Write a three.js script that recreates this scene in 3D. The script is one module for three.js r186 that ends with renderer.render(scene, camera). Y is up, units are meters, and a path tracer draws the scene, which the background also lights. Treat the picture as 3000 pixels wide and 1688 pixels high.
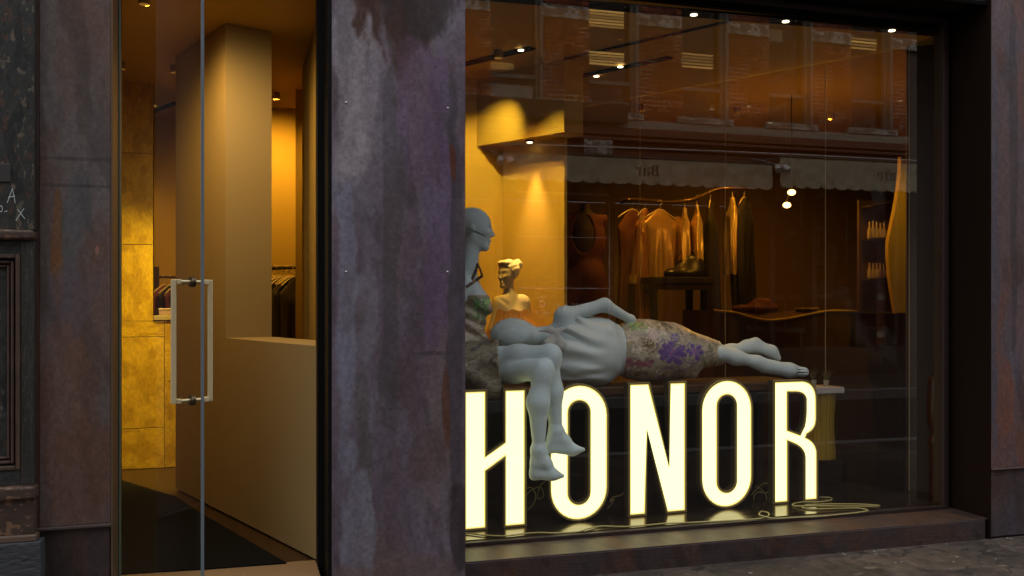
import * as THREE from 'three';
import { RoundedBoxGeometry } from 'three/addons/geometries/RoundedBoxGeometry.js';
import { mergeGeometries } from 'three/addons/utils/BufferGeometryUtils.js';
import { RectAreaLightUniformsLib } from 'three/addons/lights/RectAreaLightUniformsLib.js';
RectAreaLightUniformsLib.init();

// ---------------------------------------------------------------- camera, sky, sun, exposure
// x runs along the shop front, z out into the street (the front is z = 0), y is up from the pavement; metres.
const scene = new THREE.Scene();
const EYE = [0, 1.346, 4.2], YAW = Math.atan2(0.2874, 0.9578);
const camera = new THREE.PerspectiveCamera(34.72, 3000 / 1688, 0.05, 200);
camera.position.set(...EYE);
camera.rotation.y = -YAW;
camera.setViewOffset(3000, 1688, 0, -36, 3000, 1688);   // the lens is raised a little: upright walls stay upright

const renderer = new THREE.WebGLRenderer({ antialias: true });
renderer.toneMapping = THREE.LinearToneMapping;
renderer.toneMappingExposure = 1;
renderer.shadowMap.enabled = true;

{ // an even overcast evening sky
  const W = 64, H = 32, d = new Float32Array(W * H * 4);
  for (let r = 0; r < H; r++) for (let c = 0; c < W; c++) {
    const up = Math.sin(((r + 0.5) / H - 0.5) * Math.PI), L = up < 0 ? 0.15 : 0.92 * (1 + 0.9 * up), i = (r * W + c) * 4;
    d[i] = L * 0.94; d[i + 1] = L * 0.98; d[i + 2] = L * 1.04; d[i + 3] = 1;
  }
  const t = new THREE.DataTexture(d, W, H, THREE.RGBAFormat, THREE.FloatType);
  t.mapping = THREE.EquirectangularReflectionMapping; t.magFilter = THREE.LinearFilter; t.needsUpdate = true;
  scene.background = t; scene.environment = t;
}
const sun = new THREE.DirectionalLight(0xfff2e2, 1.5);   // the brightest part of the clouds, over the roof of the shop
sun.position.set(1, 12, -8); sun.target.position.set(5, 0, 6); sun.shadow.radius = 60; sun.castShadow = true;
Object.assign(sun.shadow.camera, { left: -14, right: 14, top: 14, bottom: -14, near: 0.5, far: 40 }); sun.shadow.mapSize.set(2048, 2048);
scene.add(sun, sun.target);

// ---------------------------------------------------------------- measuring
const SN = Math.sin(YAW), CS = Math.cos(YAW), FO = 2317.6;
// the place at depth z (or height y) that a sighting (u, v) taken on a 2575 x 1449 grid meets
function ray(u, v) { const a = (u - 1287.5) / FO, b = (755.4 - v) / FO; return [a * CS + SN, b, -(CS - a * SN)]; }
function P(u, v, z = 0) { const [x, y, w] = ray(u, v), t = (z - EYE[2]) / w; return [EYE[0] + x * t, EYE[1] + y * t, z]; }
function PY(u, v, yy) { const [x, y, w] = ray(u, v), t = (yy - EYE[1]) / y; return [EYE[0] + x * t, yy, EYE[2] + w * t]; }
const GLASS_Z = -0.284;
function R(u, v, z) { const p = P(u, v, 2 * GLASS_Z - z); return [p[0], p[1], z]; }      // what the shop glass mirrors, at depth z in the street
function PL(u, v, [ox, oz], [dx, dz]) {                                               // on an upright plane through (ox, oz) running along (dx, dz)
  const [x, y, w] = ray(u, v), den = x * dz - w * dx, t = ((ox - EYE[0]) * dz - (oz - EYE[2]) * dx) / den;
  return [EYE[0] + x * t, EYE[1] + y * t, EYE[2] + w * t];
}

// ---------------------------------------------------------------- seeded noise
function rng(s) { return () => { s = (s + 0x6d2b79f5) | 0; let t = Math.imul(s ^ (s >>> 15), 1 | s); t = (t + Math.imul(t ^ (t >>> 7), 61 | t)) ^ t; return ((t ^ (t >>> 14)) >>> 0) / 4294967296; }; }
function hash(x, y, s) { let h = Math.imul(x, 374761393) ^ Math.imul(y, 668265263) ^ Math.imul(s, 2246822519); h = Math.imul(h ^ (h >>> 13), 1274126177); h ^= h >>> 16; return (h >>> 0) / 4294967296; }
function vn(x, y, s) {
  const ix = Math.floor(x), iy = Math.floor(y); let fx = x - ix, fy = y - iy; fx = fx * fx * (3 - 2 * fx); fy = fy * fy * (3 - 2 * fy);
  const a = hash(ix, iy, s), b = hash(ix + 1, iy, s), c = hash(ix, iy + 1, s), d = hash(ix + 1, iy + 1, s);
  return a + (b - a) * fx + (c - a) * fy + (a - b - c + d) * fx * fy;
}
function fbm(x, y, s, o = 4) { let v = 0, a = 0.5, n = 0; for (let i = 0; i < o; i++) { v += a * vn(x, y, s + i * 17); n += a; a *= 0.5; x *= 2.03; y *= 2.03; } return v / n; }
const sm = (a, b, x) => { const t = Math.min(1, Math.max(0, (x - a) / (b - a))); return t * t * (3 - 2 * t); };
const mix3 = (a, b, t) => [a[0] + (b[0] - a[0]) * t, a[1] + (b[1] - a[1]) * t, a[2] + (b[2] - a[2]) * t];

// ---------------------------------------------------------------- textures
function tex(w, h, f, { srgb = true, rx = 1, ry = 1 } = {}) {     // f(u, v) -> [r, g, b] 0..255 ; v runs up
  const d = new Uint8Array(w * h * 4);
  for (let j = 0; j < h; j++) for (let i = 0; i < w; i++) {
    const c = f((i + 0.5) / w, (j + 0.5) / h), k = (j * w + i) * 4;
    d[k] = Math.max(0, Math.min(255, c[0])); d[k + 1] = Math.max(0, Math.min(255, c[1])); d[k + 2] = Math.max(0, Math.min(255, c[2])); d[k + 3] = 255;
  }
  const t = new THREE.DataTexture(d, w, h); t.wrapS = t.wrapT = THREE.RepeatWrapping; t.magFilter = THREE.LinearFilter; t.minFilter = THREE.LinearFilter;
  if (srgb) t.colorSpace = THREE.SRGBColorSpace; t.repeat.set(rx, ry); t.needsUpdate = true; return t;
}
const grey = (w, h, f, o) => tex(w, h, (u, v) => { const g = 255 * f(u, v); return [g, g, g]; }, { srgb: false, ...o });
function canvasTex(w, h, draw) {
  const c = document.createElement('canvas'); c.width = w; c.height = h; draw(c.getContext('2d'), w, h);
  const t = new THREE.CanvasTexture(c); t.colorSpace = THREE.SRGBColorSpace; t.wrapS = t.wrapT = THREE.RepeatWrapping; t.anisotropy = 4; return t;
}
// raw hot-rolled steel: vertical bands of mill scale, rust patches with frayed edges, scratches, specks
function steel(w, h, wm, hm, seed, { base, cool, warm, rust = [70, 40, 28], cools = 0.5, patches = [], rusty = 0.3, marks = 30 }) {
  const rand = rng(seed), lines = [];
  for (let i = 0; i < marks; i++) lines.push([rand(), rand(), 0.015 + rand() * rand() * 0.13, (rand() - 0.5) * 0.25, rand() < 0.8]);
  return tex(w, h, (u, v) => {
    const x = u * wm, y = v * hm;
    const band = fbm(x * 6.5, y * 1.5, seed, 5), cloud = fbm(x * 3.6, y * 2.4, seed + 5, 5), fine = fbm(x * 70, y * 60, seed + 9, 3), speck = vn(x * 260, y * 260, seed + 3);
    let c = mix3(base, cool, sm(0.42, 0.68, band) * cools + sm(0.5, 0.75, cloud) * 0.35);
    c = mix3(c, warm, sm(0.48, 0.72, fbm(x * 5 + 9, y * 1.3, seed + 21, 4)) * 0.55);
    c = mix3(c, rust, sm(0.56, 0.7, fbm(x * 7 + 3, y * 3.3, seed + 33, 5)) * rusty);
    const sx = x + 0.05 * (fbm(x * 3, y * 1.2, seed + 71, 3) - 0.5), smear = fbm(sx * 11 + y * 2, y * 3.2, seed + 73, 5); c = mix3(c, [c[0] * 0.72, c[1] * 0.7, c[2] * 0.7], sm(0.54, 0.72, smear) * 0.55); c = mix3(c, [c[0] * 1.2, c[1] * 1.19, c[2] * 1.22], sm(0.55, 0.75, fbm(sx * 8 - y * 1.4, y * 2.6, seed + 79, 5)) * 0.5);
    const WX = fbm(x * 10, y * 3.5, seed + 51, 5) - 0.5, WY = fbm(x * 9, y * 5, seed + 57, 5) - 0.5, WM = 0.55 + 0.75 * fbm(x * 26, y * 7, seed + 61, 4);
    for (const p of patches) {
      const f = (p.fray ?? 0.5) * 2.6, q = Math.hypot((u - p.x) / p.rx + WX * f, (v - p.y) / p.ry + WY * f);
      const k = (1 - sm(0.72, 1.08, q)) * p.a * WM;
      if (k > 0) c = mix3(c, p.c, Math.min(1, k));
    }
    for (const [lx, ly, ll, sl, vert] of lines) {
      const dx = vert ? (u - lx) * wm - (v - ly) * sl * hm : (v - ly) * hm + (u - lx) * sl * 0.2, dy = vert ? (v - ly) * hm : (u - lx) * wm;
      if (Math.abs(dx) < 0.0022 && Math.abs(dy) < ll) { const k = 0.3 * (1 - Math.abs(dy) / ll) * vn(dy * 90, lx * 99, seed); c = mix3(c, [24, 22, 24], k); }
    }
    const g = 0.86 + 0.28 * fine + (speck > 0.93 ? -0.35 : speck < 0.035 ? 0.3 : (speck - 0.5) * 0.12);
    return [c[0] * g, c[1] * g, c[2] * g];
  });
}

// ---------------------------------------------------------------- materials
const lin = (r, g, b) => new THREE.Color().setRGB(r, g, b);
const mat = (color, roughness = 0.8, o = {}) => new THREE.MeshStandardMaterial({ color: Array.isArray(color) ? lin(...color) : color, roughness, ...o });
const phys = (color, roughness, o) => new THREE.MeshPhysicalMaterial({ color: Array.isArray(color) ? lin(...color) : color, roughness, ...o });
const plasterBump = grey(256, 256, (u, v) => fbm(u * 40, v * 40, 4, 4)), fabricBump = grey(256, 256, (u, v) => 0.5 * vn(u * 128, v * 128, 8) + 0.5 * fbm(u * 16, v * 16, 12, 3));
const M = {
  black: phys([0.006, 0.006, 0.006], 0.6, { specularIntensity: 0.3 }), matt: phys([0.006, 0.006, 0.006], 1, { specularIntensity: 0.1 }), darkSteel: mat([0.02, 0.017, 0.018], 0.55, { metalness: 0.2 }),
  plaster: mat([0.42, 0.32, 0.2], 0.85, { bumpMap: plasterBump, bumpScale: 0.0015 }), mustard: mat([0.56, 0.37, 0.085], 0.8, { bumpMap: plasterBump, bumpScale: 0.0015 }),
  greyPlaster: phys([0.25, 0.18, 0.085], 0.9, { bumpMap: plasterBump, bumpScale: 0.0004, specularIntensity: 0.4 }), ceiling: mat([0.38, 0.24, 0.06], 0.9), darkWall: mat([0.05, 0.03, 0.018], 0.7), umber: mat([0.22, 0.14, 0.03], 0.75),
  brass: mat([0.62, 0.5, 0.3], 0.33, { metalness: 0.85 }), paleBar: mat([0.74, 0.6, 0.34], 0.45, { metalness: 0.35 }), bronze: mat([0.16, 0.12, 0.05], 0.42, { metalness: 0.6 }),
  glass: phys([0.97, 0.985, 0.975], 0, { transmission: 1, thickness: 0, ior: 1.76 }), doorGlass: phys([0.97, 0.985, 0.93], 0, { transmission: 1, thickness: 0, ior: 1.4 }),
  edge: phys([0.2, 0.32, 0.3], 0.25, { metalness: 0 }), screen: phys([0.66, 0.52, 0.34], 0, { transmission: 1, thickness: 0, ior: 1.35 }),
  lamp: mat([0.02, 0.02, 0.02], 0.5, { emissive: lin(1, 0.78, 0.45), emissiveIntensity: 6 }),
};

// ---------------------------------------------------------------- things and parts
const taken = {};
function numbered(n) { const k = taken[n] = (taken[n] ?? -1) + 1; return k ? n + '_' + String(k).padStart(3, '0') : n; }
function tag(o, label, category, group) { o.userData.label = label; o.userData.category = category; if (group) o.userData.group = group; return o; }
function thing(name, label, category, at = [0, 0, 0], group) {
  const o = new THREE.Group(); o.name = numbered(name); o.position.set(...at); scene.add(o); return tag(o, label, category, group);
}
const sub = new Map();
function part(parent, name, geo, material, label) {       // geometry is given in world metres for a part of a thing; sub-parts too
  const m = new THREE.Mesh(geo, material);
  const k = parent.uuid + name; const n = sub.get(k) ?? 0; sub.set(k, n + 1);
  m.name = n ? name + '_' + String(n).padStart(3, '0') : name; m.castShadow = m.receiveShadow = true;
  const o = new THREE.Vector3(); for (let q = parent; q && q !== scene; q = q.parent) o.add(q.position);
  if (!geo.userData.local) { geo.translate(-o.x, -o.y, -o.z); }
  if (label) m.userData.label = label;
  parent.add(m); return m;
}
function put(parent, name, geo, material, at, turn = 0) { geo.userData.local = true; const m = part(parent, name, geo, material); const o = new THREE.Vector3(); for (let q = parent; q && q !== scene; q = q.parent) o.add(q.position); m.position.set(at[0] - o.x, at[1] - o.y, at[2] - o.z); m.rotation.y = turn; return m; }   // shared geometry at a world place
function struct(name, geo, material) { const m = new THREE.Mesh(geo, material); m.name = numbered(name); m.userData.kind = 'structure'; m.castShadow = m.receiveShadow = true; scene.add(m); return m; }
function box(x0, x1, y0, y1, z0, z1, r = 0) {
  const w = Math.abs(x1 - x0), h = Math.abs(y1 - y0), d = Math.abs(z1 - z0);
  const g = r ? new RoundedBoxGeometry(w, h, d, 2, Math.min(r, w / 2.1, h / 2.1, d / 2.1)) : new THREE.BoxGeometry(w, h, d);
  return g.translate((x0 + x1) / 2, (y0 + y1) / 2, (z0 + z1) / 2);
}
function bar(a, b, w, h = w, r = 0.002) {                   // a straight bar of section w x h from a to b
  const A = new THREE.Vector3(...a), B = new THREE.Vector3(...b), d = B.clone().sub(A), L = d.length(); d.normalize();
  const g = new RoundedBoxGeometry(w, h, L, 2, Math.min(r, w / 2.2, h / 2.2)); const up = Math.abs(d.y) > 0.9 ? new THREE.Vector3(0, 0, 1) : new THREE.Vector3(0, 1, 0);
  const x = new THREE.Vector3().crossVectors(up, d).normalize(), y = new THREE.Vector3().crossVectors(d, x);
  return g.applyMatrix4(new THREE.Matrix4().makeBasis(x, y, d).setPosition(A.add(B).multiplyScalar(0.5)));
}
function tube(pts, r, n = 64, closed = false, m = 8) { return new THREE.TubeGeometry(new THREE.CatmullRomCurve3(pts.map((p) => new THREE.Vector3(...p)), closed, 'centripetal'), n, r, m, closed); }
function cyl(a, b, ra, rb = ra, n = 20) {
  const A = new THREE.Vector3(...a), B = new THREE.Vector3(...b), d = B.clone().sub(A), L = d.length();
  return new THREE.CylinderGeometry(rb, ra, L, n).applyMatrix4(new THREE.Matrix4().makeRotationFromQuaternion(new THREE.Quaternion().setFromUnitVectors(new THREE.Vector3(0, 1, 0), d.normalize())).setPosition(A.add(B).multiplyScalar(0.5)));
}
// an upright slab whose front face is the quad a (left) .. b (right), y0 .. y1, with thickness t behind it
function slab(a, b, y0, y1, t) {
  const dx = b[0] - a[0], dz = b[1] - a[1], L = Math.hypot(dx, dz);
  const g = new THREE.BoxGeometry(L, y1 - y0, t); g.translate(L / 2, (y0 + y1) / 2, -t / 2);
  return g.applyMatrix4(new THREE.Matrix4().makeBasis(new THREE.Vector3(dx / L, 0, dz / L), new THREE.Vector3(0, 1, 0), new THREE.Vector3(-dz / L, 0, dx / L)).setPosition(a[0], 0, a[1]));
}
function spot(at, to, color, intensity, angle, penumbra = 0.6, radius = 1) {
  const s = new THREE.SpotLight(color, intensity, 0, angle, penumbra, 2); s.position.set(...at); s.target.position.set(...to); s.castShadow = true; s.shadow.radius = radius;
  scene.add(s, s.target); return s;
}
const AMBER = lin(1, 0.53, 0.06), WARM = lin(1, 0.6, 0.2), GOLD = lin(1, 0.72, 0.12);

// ================================================================ SETTING
const paveTex = tex(1024, 1024, (u, v) => {
  const x = u * 4, y = v * 4, a = fbm(x * 2, y * 2, 71, 5), b = fbm(x * 22, y * 22, 75, 3), s = vn(x * 110, y * 110, 79);
  let c = mix3([84, 74, 66], [112, 100, 90], sm(0.35, 0.65, a)); c = mix3(c, [58, 47, 42], sm(0.55, 0.7, fbm(x * 3.1, y * 4.3, 83, 5)) * 0.7);
  c = mix3(c, [150, 142, 132], sm(0.70, 0.76, fbm(x * 7.5, y * 14, 87, 5)) * 0.8);
  const crack = Math.abs(fbm(x * 1.3, y * 1.7, 91, 5) - 0.5); c = mix3(c, [34, 30, 28], (1 - sm(0, 0.006, crack)) * 0.8);
  const g = 0.72 + 0.5 * b + (s > 0.9 ? 0.25 : s < 0.1 ? -0.22 : 0); return [c[0] * g, c[1] * g, c[2] * g];
}, { rx: 1 / 4, ry: 1 / 4 });
const paveBump = grey(512, 512, (u, v) => 0.5 * fbm(u * 60, v * 60, 93, 4) + 0.5 * fbm(u * 9, v * 9, 95, 4), { rx: 1 / 2, ry: 1 / 2 });
const pavement = mat([0.54, 0.49, 0.44], 0.8, { map: paveTex, bumpMap: paveBump, bumpScale: 0.012 });
function groundBox(x0, x1, y0, y1, z0, z1) { const g = box(x0, x1, y0, y1, z0, z1), p = g.attributes.position, n = g.attributes.normal, uv = g.attributes.uv; for (let i = 0; i < p.count; i++) uv.setXY(i, Math.abs(n.getX(i)) > 0.5 ? p.getZ(i) : p.getX(i), Math.abs(n.getY(i)) > 0.5 ? -p.getZ(i) : p.getY(i)); return g; }
struct('pavement', groundBox(-14, 22, -0.3, 0, -0.02, 2.6), pavement);
const FAR = 7.05, FRONT = 9.5;
struct('far_pavement', groundBox(-14, 24, -0.3, -0.01, FAR, FRONT + 0.4), pavement);
const setts = tex(512, 512, (u, v) => {
  const row = Math.floor(v * 16), X = u * 10 + (row % 2) * 0.5, fx = X - Math.floor(X), fy = v * 16 - row, e = Math.min(fx, 1 - fx, (fy) * 0.62, (1 - fy) * 0.62), h = hash(Math.floor(X) % 10, row, 5);
  const g = 0.7 + 0.5 * fbm(u * 60, v * 60, 6, 3), c = e < 0.07 ? [34, 31, 28] : mix3([70, 66, 62], [104, 96, 88], h); return [c[0] * g, c[1] * g, c[2] * g];
}, { rx: 0.5, ry: 0.5 });
struct('street', groundBox(-70, 70, -0.5, -0.13, -70, 70), mat([0.26, 0.21, 0.15], 0.75, { map: setts, bumpMap: grey(256, 256, (u, v) => { const row = Math.floor(v * 16), X = u * 10 + (row % 2) * 0.5, fx = X - Math.floor(X), fy = v * 16 - row; return sm(0, 0.2, Math.min(fx, 1 - fx, fy * 0.62, (1 - fy) * 0.62)); }, { rx: 0.5, ry: 0.5 }), bumpScale: 0.02 }));
for (const [z0, z1] of [[2.6, 2.76], [FAR - 0.16, FAR]]) struct('kerb', groundBox(-14, 24, -0.3, 0.006, z0, z1), mat([0.2, 0.19, 0.18], 0.75, { bumpMap: paveBump, bumpScale: 0.006 }));

// ---------------------------------------------------------------- inside the shop: floors, ceiling, walls
const FLOOR = 0.1, DECK = 0.14, CEIL = 2.953;
const woodTex = tex(512, 512, (u, v) => { const b = Math.floor(u * 6), g = 0.8 + 0.45 * fbm(u * 90, v * 5, 14 + b, 4), k = Math.abs(u * 6 - Math.round(u * 6)) < 0.02 ? 0.4 : 1; const c = mix3([96, 70, 44], [122, 92, 58], hash(b, 3, 4)); return [c[0] * g * k, c[1] * g * k, c[2] * g * k]; });
struct('shop_floor', groundBox(-3, 8, -0.12, FLOOR, -5.4, -0.3), mat([0.17, 0.14, 0.1], 0.4, { map: woodTex }));
const deckTex = grey(512, 512, (u, v) => 0.06 + 0.12 * fbm(u * 12, v * 40, 22, 4) + (vn(u * 300, v * 300, 3) > 0.96 ? 0.1 : 0));
struct('display_floor', groundBox(0.46, 8, FLOOR, DECK, -5.4, -0.3), phys([0.012, 0.010, 0.008], 1, { ior: 2.1, specularColor: lin(1, 0.76, 0.38), roughnessMap: grey(256, 256, (u, v) => 0.1 + 0.14 * fbm(u * 9, v * 20, 31, 4)) }));
struct('ceiling', box(-3, 8, CEIL, CEIL + 0.12, -5.4, -0.34), M.ceiling);
struct('wall', box(-0.6, 8, CEIL - 0.004, 3.12, -0.339, -0.3), M.matt);
struct('wall', box(-3.1, -3, 0, CEIL + 0.1, -5.4, -0.3), M.mustard);
struct('wall', box(-3, 8, 0, CEIL + 0.1, -5.5, -5.4), M.umber);
struct('wall', box(8, 8.1, 0, CEIL + 0.1, -5.4, -0.28), M.darkWall);
struct('wall', box(-3, -0.62, 0, CEIL + 0.1, -0.4, -0.3), M.darkWall);
struct('wall', box(4.55, 8, 0, CEIL + 0.1, -0.5, -0.3), M.darkWall);
struct('wall', slab([4.075, -0.675], [4.62, -0.31], FLOOR, CEIL, 0.05), M.darkWall);
struct('wall', box(-1.1, -1, FLOOR, CEIL, -3.12, -0.4), M.mustard);
// the thick slanting wall beside the entrance, with its opening over a waist-high part
const A0 = [-0.377, -2.23], A1 = [0.376, -0.25], AD = [A1[0] - A0[0], A1[1] - A0[1]];
const cutP = PL(567, 860, A0, AD), lowTop = PL(690, 861, A0, AD)[1];
{
  const t = thing('partition_wall', 'thick slanting tan wall inside the entrance with tall opening above a waist-high part', 'wall', [A0[0], FLOOR, A0[1]]);
  part(t, 'low_wall', slab(A0, A1, FLOOR + 0.012, lowTop, 0.28), M.greyPlaster);
  part(t, 'full_height_wall', slab(A0, [cutP[0], cutP[2]], lowTop, CEIL - 0.002, 0.28), M.greyPlaster);
}
// behind the entrance: yellow tiled wall with an opening cut in it, and the walls seen through the openings
const YZ = -3.1;
{
  const x = (u) => P(u, 800, YZ)[0], y = (v) => P(340, v, YZ)[1];
  const t = thing('tiled_wall', 'golden yellow stone-tiled wall behind the glass door', 'wall', [x(340), FLOOR, YZ]);
  const ochre = [0, 1, 2].map((k) => mat([1, 1, 1], 0.42, { map: tex(128, 256, (u, v) => { const a = fbm(u * 4, v * 6, 40 + k, 5), b = fbm(u * 22, v * 30, 44 + k, 3); const c = mix3([196, 160, 40], [172, 136, 28], sm(0.4, 0.65, a)); const g = 0.86 + 0.28 * b; return [c[0] * g, c[1] * g, c[2] * g]; }) }));
  const back = M.darkWall, xr = x(385), yo = y(808);
  part(t, 'backing', box(-1, xr - 0.004, FLOOR, CEIL, YZ - 0.12, YZ - 0.006), back);
  part(t, 'backing', box(xr - 0.004, x(525), FLOOR, yo - 0.004, YZ - 0.12, YZ - 0.006), back);
  const V = (vs) => vs.map(y), cols = [[-1, x(300), V([1187, 965, 730, 500, 270, 40])], [x(300), x(413), V([1187, 1078, 848, 615, 385, 155])], [x(413), x(526), V([1187, 961, 808])]];
  let k = 0;
  for (const [x0, x1, ys] of cols) for (let i = 0; i < ys.length; i++) {
    let a = ys[i], b = ys[i + 1] ?? (x1 > x(420) ? null : CEIL); if (b === null) continue; a = Math.max(a, FLOOR + 0.002);
    const pieces = x0 > xr ? [[x0, x1, a, Math.min(b, yo)]] : x1 > xr && b > yo ? (a < yo ? [[x0, x1, a, yo], [x0, xr, yo, b]] : [[x0, xr, a, b]]) : [[x0, x1, a, b]];
    for (const [p, q, r, s] of pieces) part(t, 'tile', box(p + 0.002, q - 0.002, r + 0.002, s - 0.002, YZ - 0.006, YZ + (k % 3) * 0.0008, 0.002), ochre[k++ % 3]);
  }
}
struct('wall', box(-3, 1.2, FLOOR, CEIL, -4.65, -4.55), M.mustard);
struct('wall', slab([P(660, 500, -3.75)[0], -3.75], [P(752, 500, -3.75)[0] + 0.1, -3.75], FLOOR, CEIL, 0.08), M.mustard);
struct('wall', slab([P(743, 500, -3.0)[0], -3.0], [P(743, 500, -3.0)[0] + 0.9, -2.85], FLOOR, CEIL, 0.06), M.umber);
// the display side: bulkhead under the ceiling, the amber wall under it, side wall
const U = [0.5, 0.866], B1 = [2.09, -1.56], W1 = [2.16, -1.75], wl = PL(1265, 600, W1, U), bulkY = P(1420, 332, B1[1])[1];
struct('bulkhead', slab([B1[0] - 1.3, B1[1] - 2.25], B1, bulkY, CEIL - 0.002, 0.2), M.mustard);
struct('wall', slab([wl[0], wl[2]], W1, DECK, bulkY + 0.02, 0.03), M.mustard);
struct('wall', box(0.5, wl[0] + 0.02, DECK, CEIL - 0.003, wl[2] - 0.09, wl[2] - 0.02), M.mustard);
struct('wall', box(0.44, 0.5, DECK, CEIL - 0.003, wl[2] - 0.05, -0.32), M.umber);
{ const e = PL(1823, 54, B1, [0.61, 1.03]); struct('ceiling_seam', bar([B1[0], CEIL - 0.006, B1[1]], [2.72, CEIL - 0.006, -0.5], 0.022, 0.011), M.black); }

// ================================================================ SHOP FRONT
const pierL = P(832, 700)[0], pierR = P(1171, 700)[0], colL = P(2490, 900)[0], HEAD = 3.01;
const steelPier = steel(640, 1536, 0.56, 2.95, 301, {
  base: [111, 98, 110], cool: [138, 133, 148], warm: [122, 103, 98], cools: 0.6, rusty: 0.2, marks: 70,
  patches: [
    { x: 0.5, y: 0.98, rx: 0.40, ry: 0.09, c: [70, 49, 42], a: 0.85, fray: 0.5 }, { x: 0.5, y: 0.9, rx: 0.3, ry: 0.08, c: [72, 56, 52], a: 0.7, fray: 0.7 }, { x: 0.30, y: 0.86, rx: 0.12, ry: 0.11, c: [70, 44, 33], a: 0.9, fray: 0.7 }, { x: 0.52, y: 0.84, rx: 0.17, ry: 0.10, c: [58, 42, 38], a: 0.85, fray: 0.7 }, { x: 0.5, y: 0.775, rx: 0.12, ry: 0.05, c: [72, 46, 36], a: 0.7, fray: 0.8 }, { x: 0.72, y: 0.9, rx: 0.2, ry: 0.09, c: [62, 54, 56], a: 0.7, fray: 0.8 },
    { x: 0.17, y: 0.74, rx: 0.14, ry: 0.16, c: [160, 154, 162], a: 0.85, fray: 0.8 }, { x: 0.1, y: 0.86, rx: 0.07, ry: 0.14, c: [118, 116, 122], a: 0.6, fray: 0.5 }, { x: 0.18, y: 0.66, rx: 0.10, ry: 0.06, c: [172, 166, 172], a: 0.8, fray: 0.8 },
    { x: 0.8, y: 0.6, rx: 0.12, ry: 0.2, c: [112, 92, 128], a: 0.6, fray: 0.7 }, { x: 0.6, y: 0.72, rx: 0.14, ry: 0.12, c: [118, 96, 128], a: 0.5, fray: 0.7 }, { x: 0.42, y: 0.52, rx: 0.09, ry: 0.24, c: [82, 80, 82], a: 0.5, fray: 0.7 }, { x: 0.92, y: 0.42, rx: 0.07, ry: 0.3, c: [70, 66, 76], a: 0.6, fray: 0.5 },
    { x: 0.1, y: 0.4, rx: 0.09, ry: 0.26, c: [144, 146, 166], a: 0.8, fray: 0.6 }, { x: 0.22, y: 0.41, rx: 0.1, ry: 0.07, c: [146, 146, 160], a: 0.55, fray: 0.7 }, { x: 0.23, y: 0.25, rx: 0.07, ry: 0.1, c: [92, 90, 84], a: 0.55, fray: 0.7 }, { x: 0.86, y: 0.28, rx: 0.035, ry: 0.07, c: [110, 70, 56], a: 0.8, fray: 0.8 }, { x: 0.9, y: 0.62, rx: 0.03, ry: 0.03, c: [104, 58, 44], a: 0.9, fray: 0.8 },
    { x: 0.2, y: 0.1, rx: 0.16, ry: 0.1, c: [146, 146, 162], a: 0.75, fray: 0.7 }, { x: 0.5, y: 0.015, rx: 0.55, ry: 0.05, c: [124, 104, 100], a: 0.7, fray: 0.5 }, { x: 0.97, y: 0.08, rx: 0.1, ry: 0.1, c: [60, 52, 56], a: 0.7, fray: 0.7 }, { x: 0.75, y: 0.345, rx: 0.16, ry: 0.0035, c: [66, 60, 66], a: 0.45, fray: 0.16 },
  ] });
const steelMap = (t, rough = 0.5) => mat([0.82, 0.8, 0.79], rough, { map: t, metalness: 0.15, bumpMap: plasterBump, bumpScale: 0.0006 });
{
  const t = thing('steel_pier', 'broad purple-grey raw steel pier between glass door and shop window', 'pier', [(pierL + pierR) / 2, 0, 0]);
  part(t, 'plate', box(pierL + 0.004, pierR - 0.002, -0.01, HEAD + 0.2, -0.006, 0, 0.002), steelMap(steelPier, 0.46));
  part(t, 'core', box(pierL, pierR, -0.01, HEAD + 0.2, GLASS_Z - 0.03, -0.008), M.darkSteel);
  const s = new THREE.SphereGeometry(0.0058, 12, 6, 0, Math.PI * 2, 0, Math.PI / 2).rotateX(Math.PI / 2);
  for (const [u, v] of [[870, 258], [1126, 272], [870, 684], [1125, 684]]) put(t, 'screw', s, mat([0.6, 0.57, 0.56], 0.3, { metalness: 0.8 }), P(u, v, 0));
}
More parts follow.
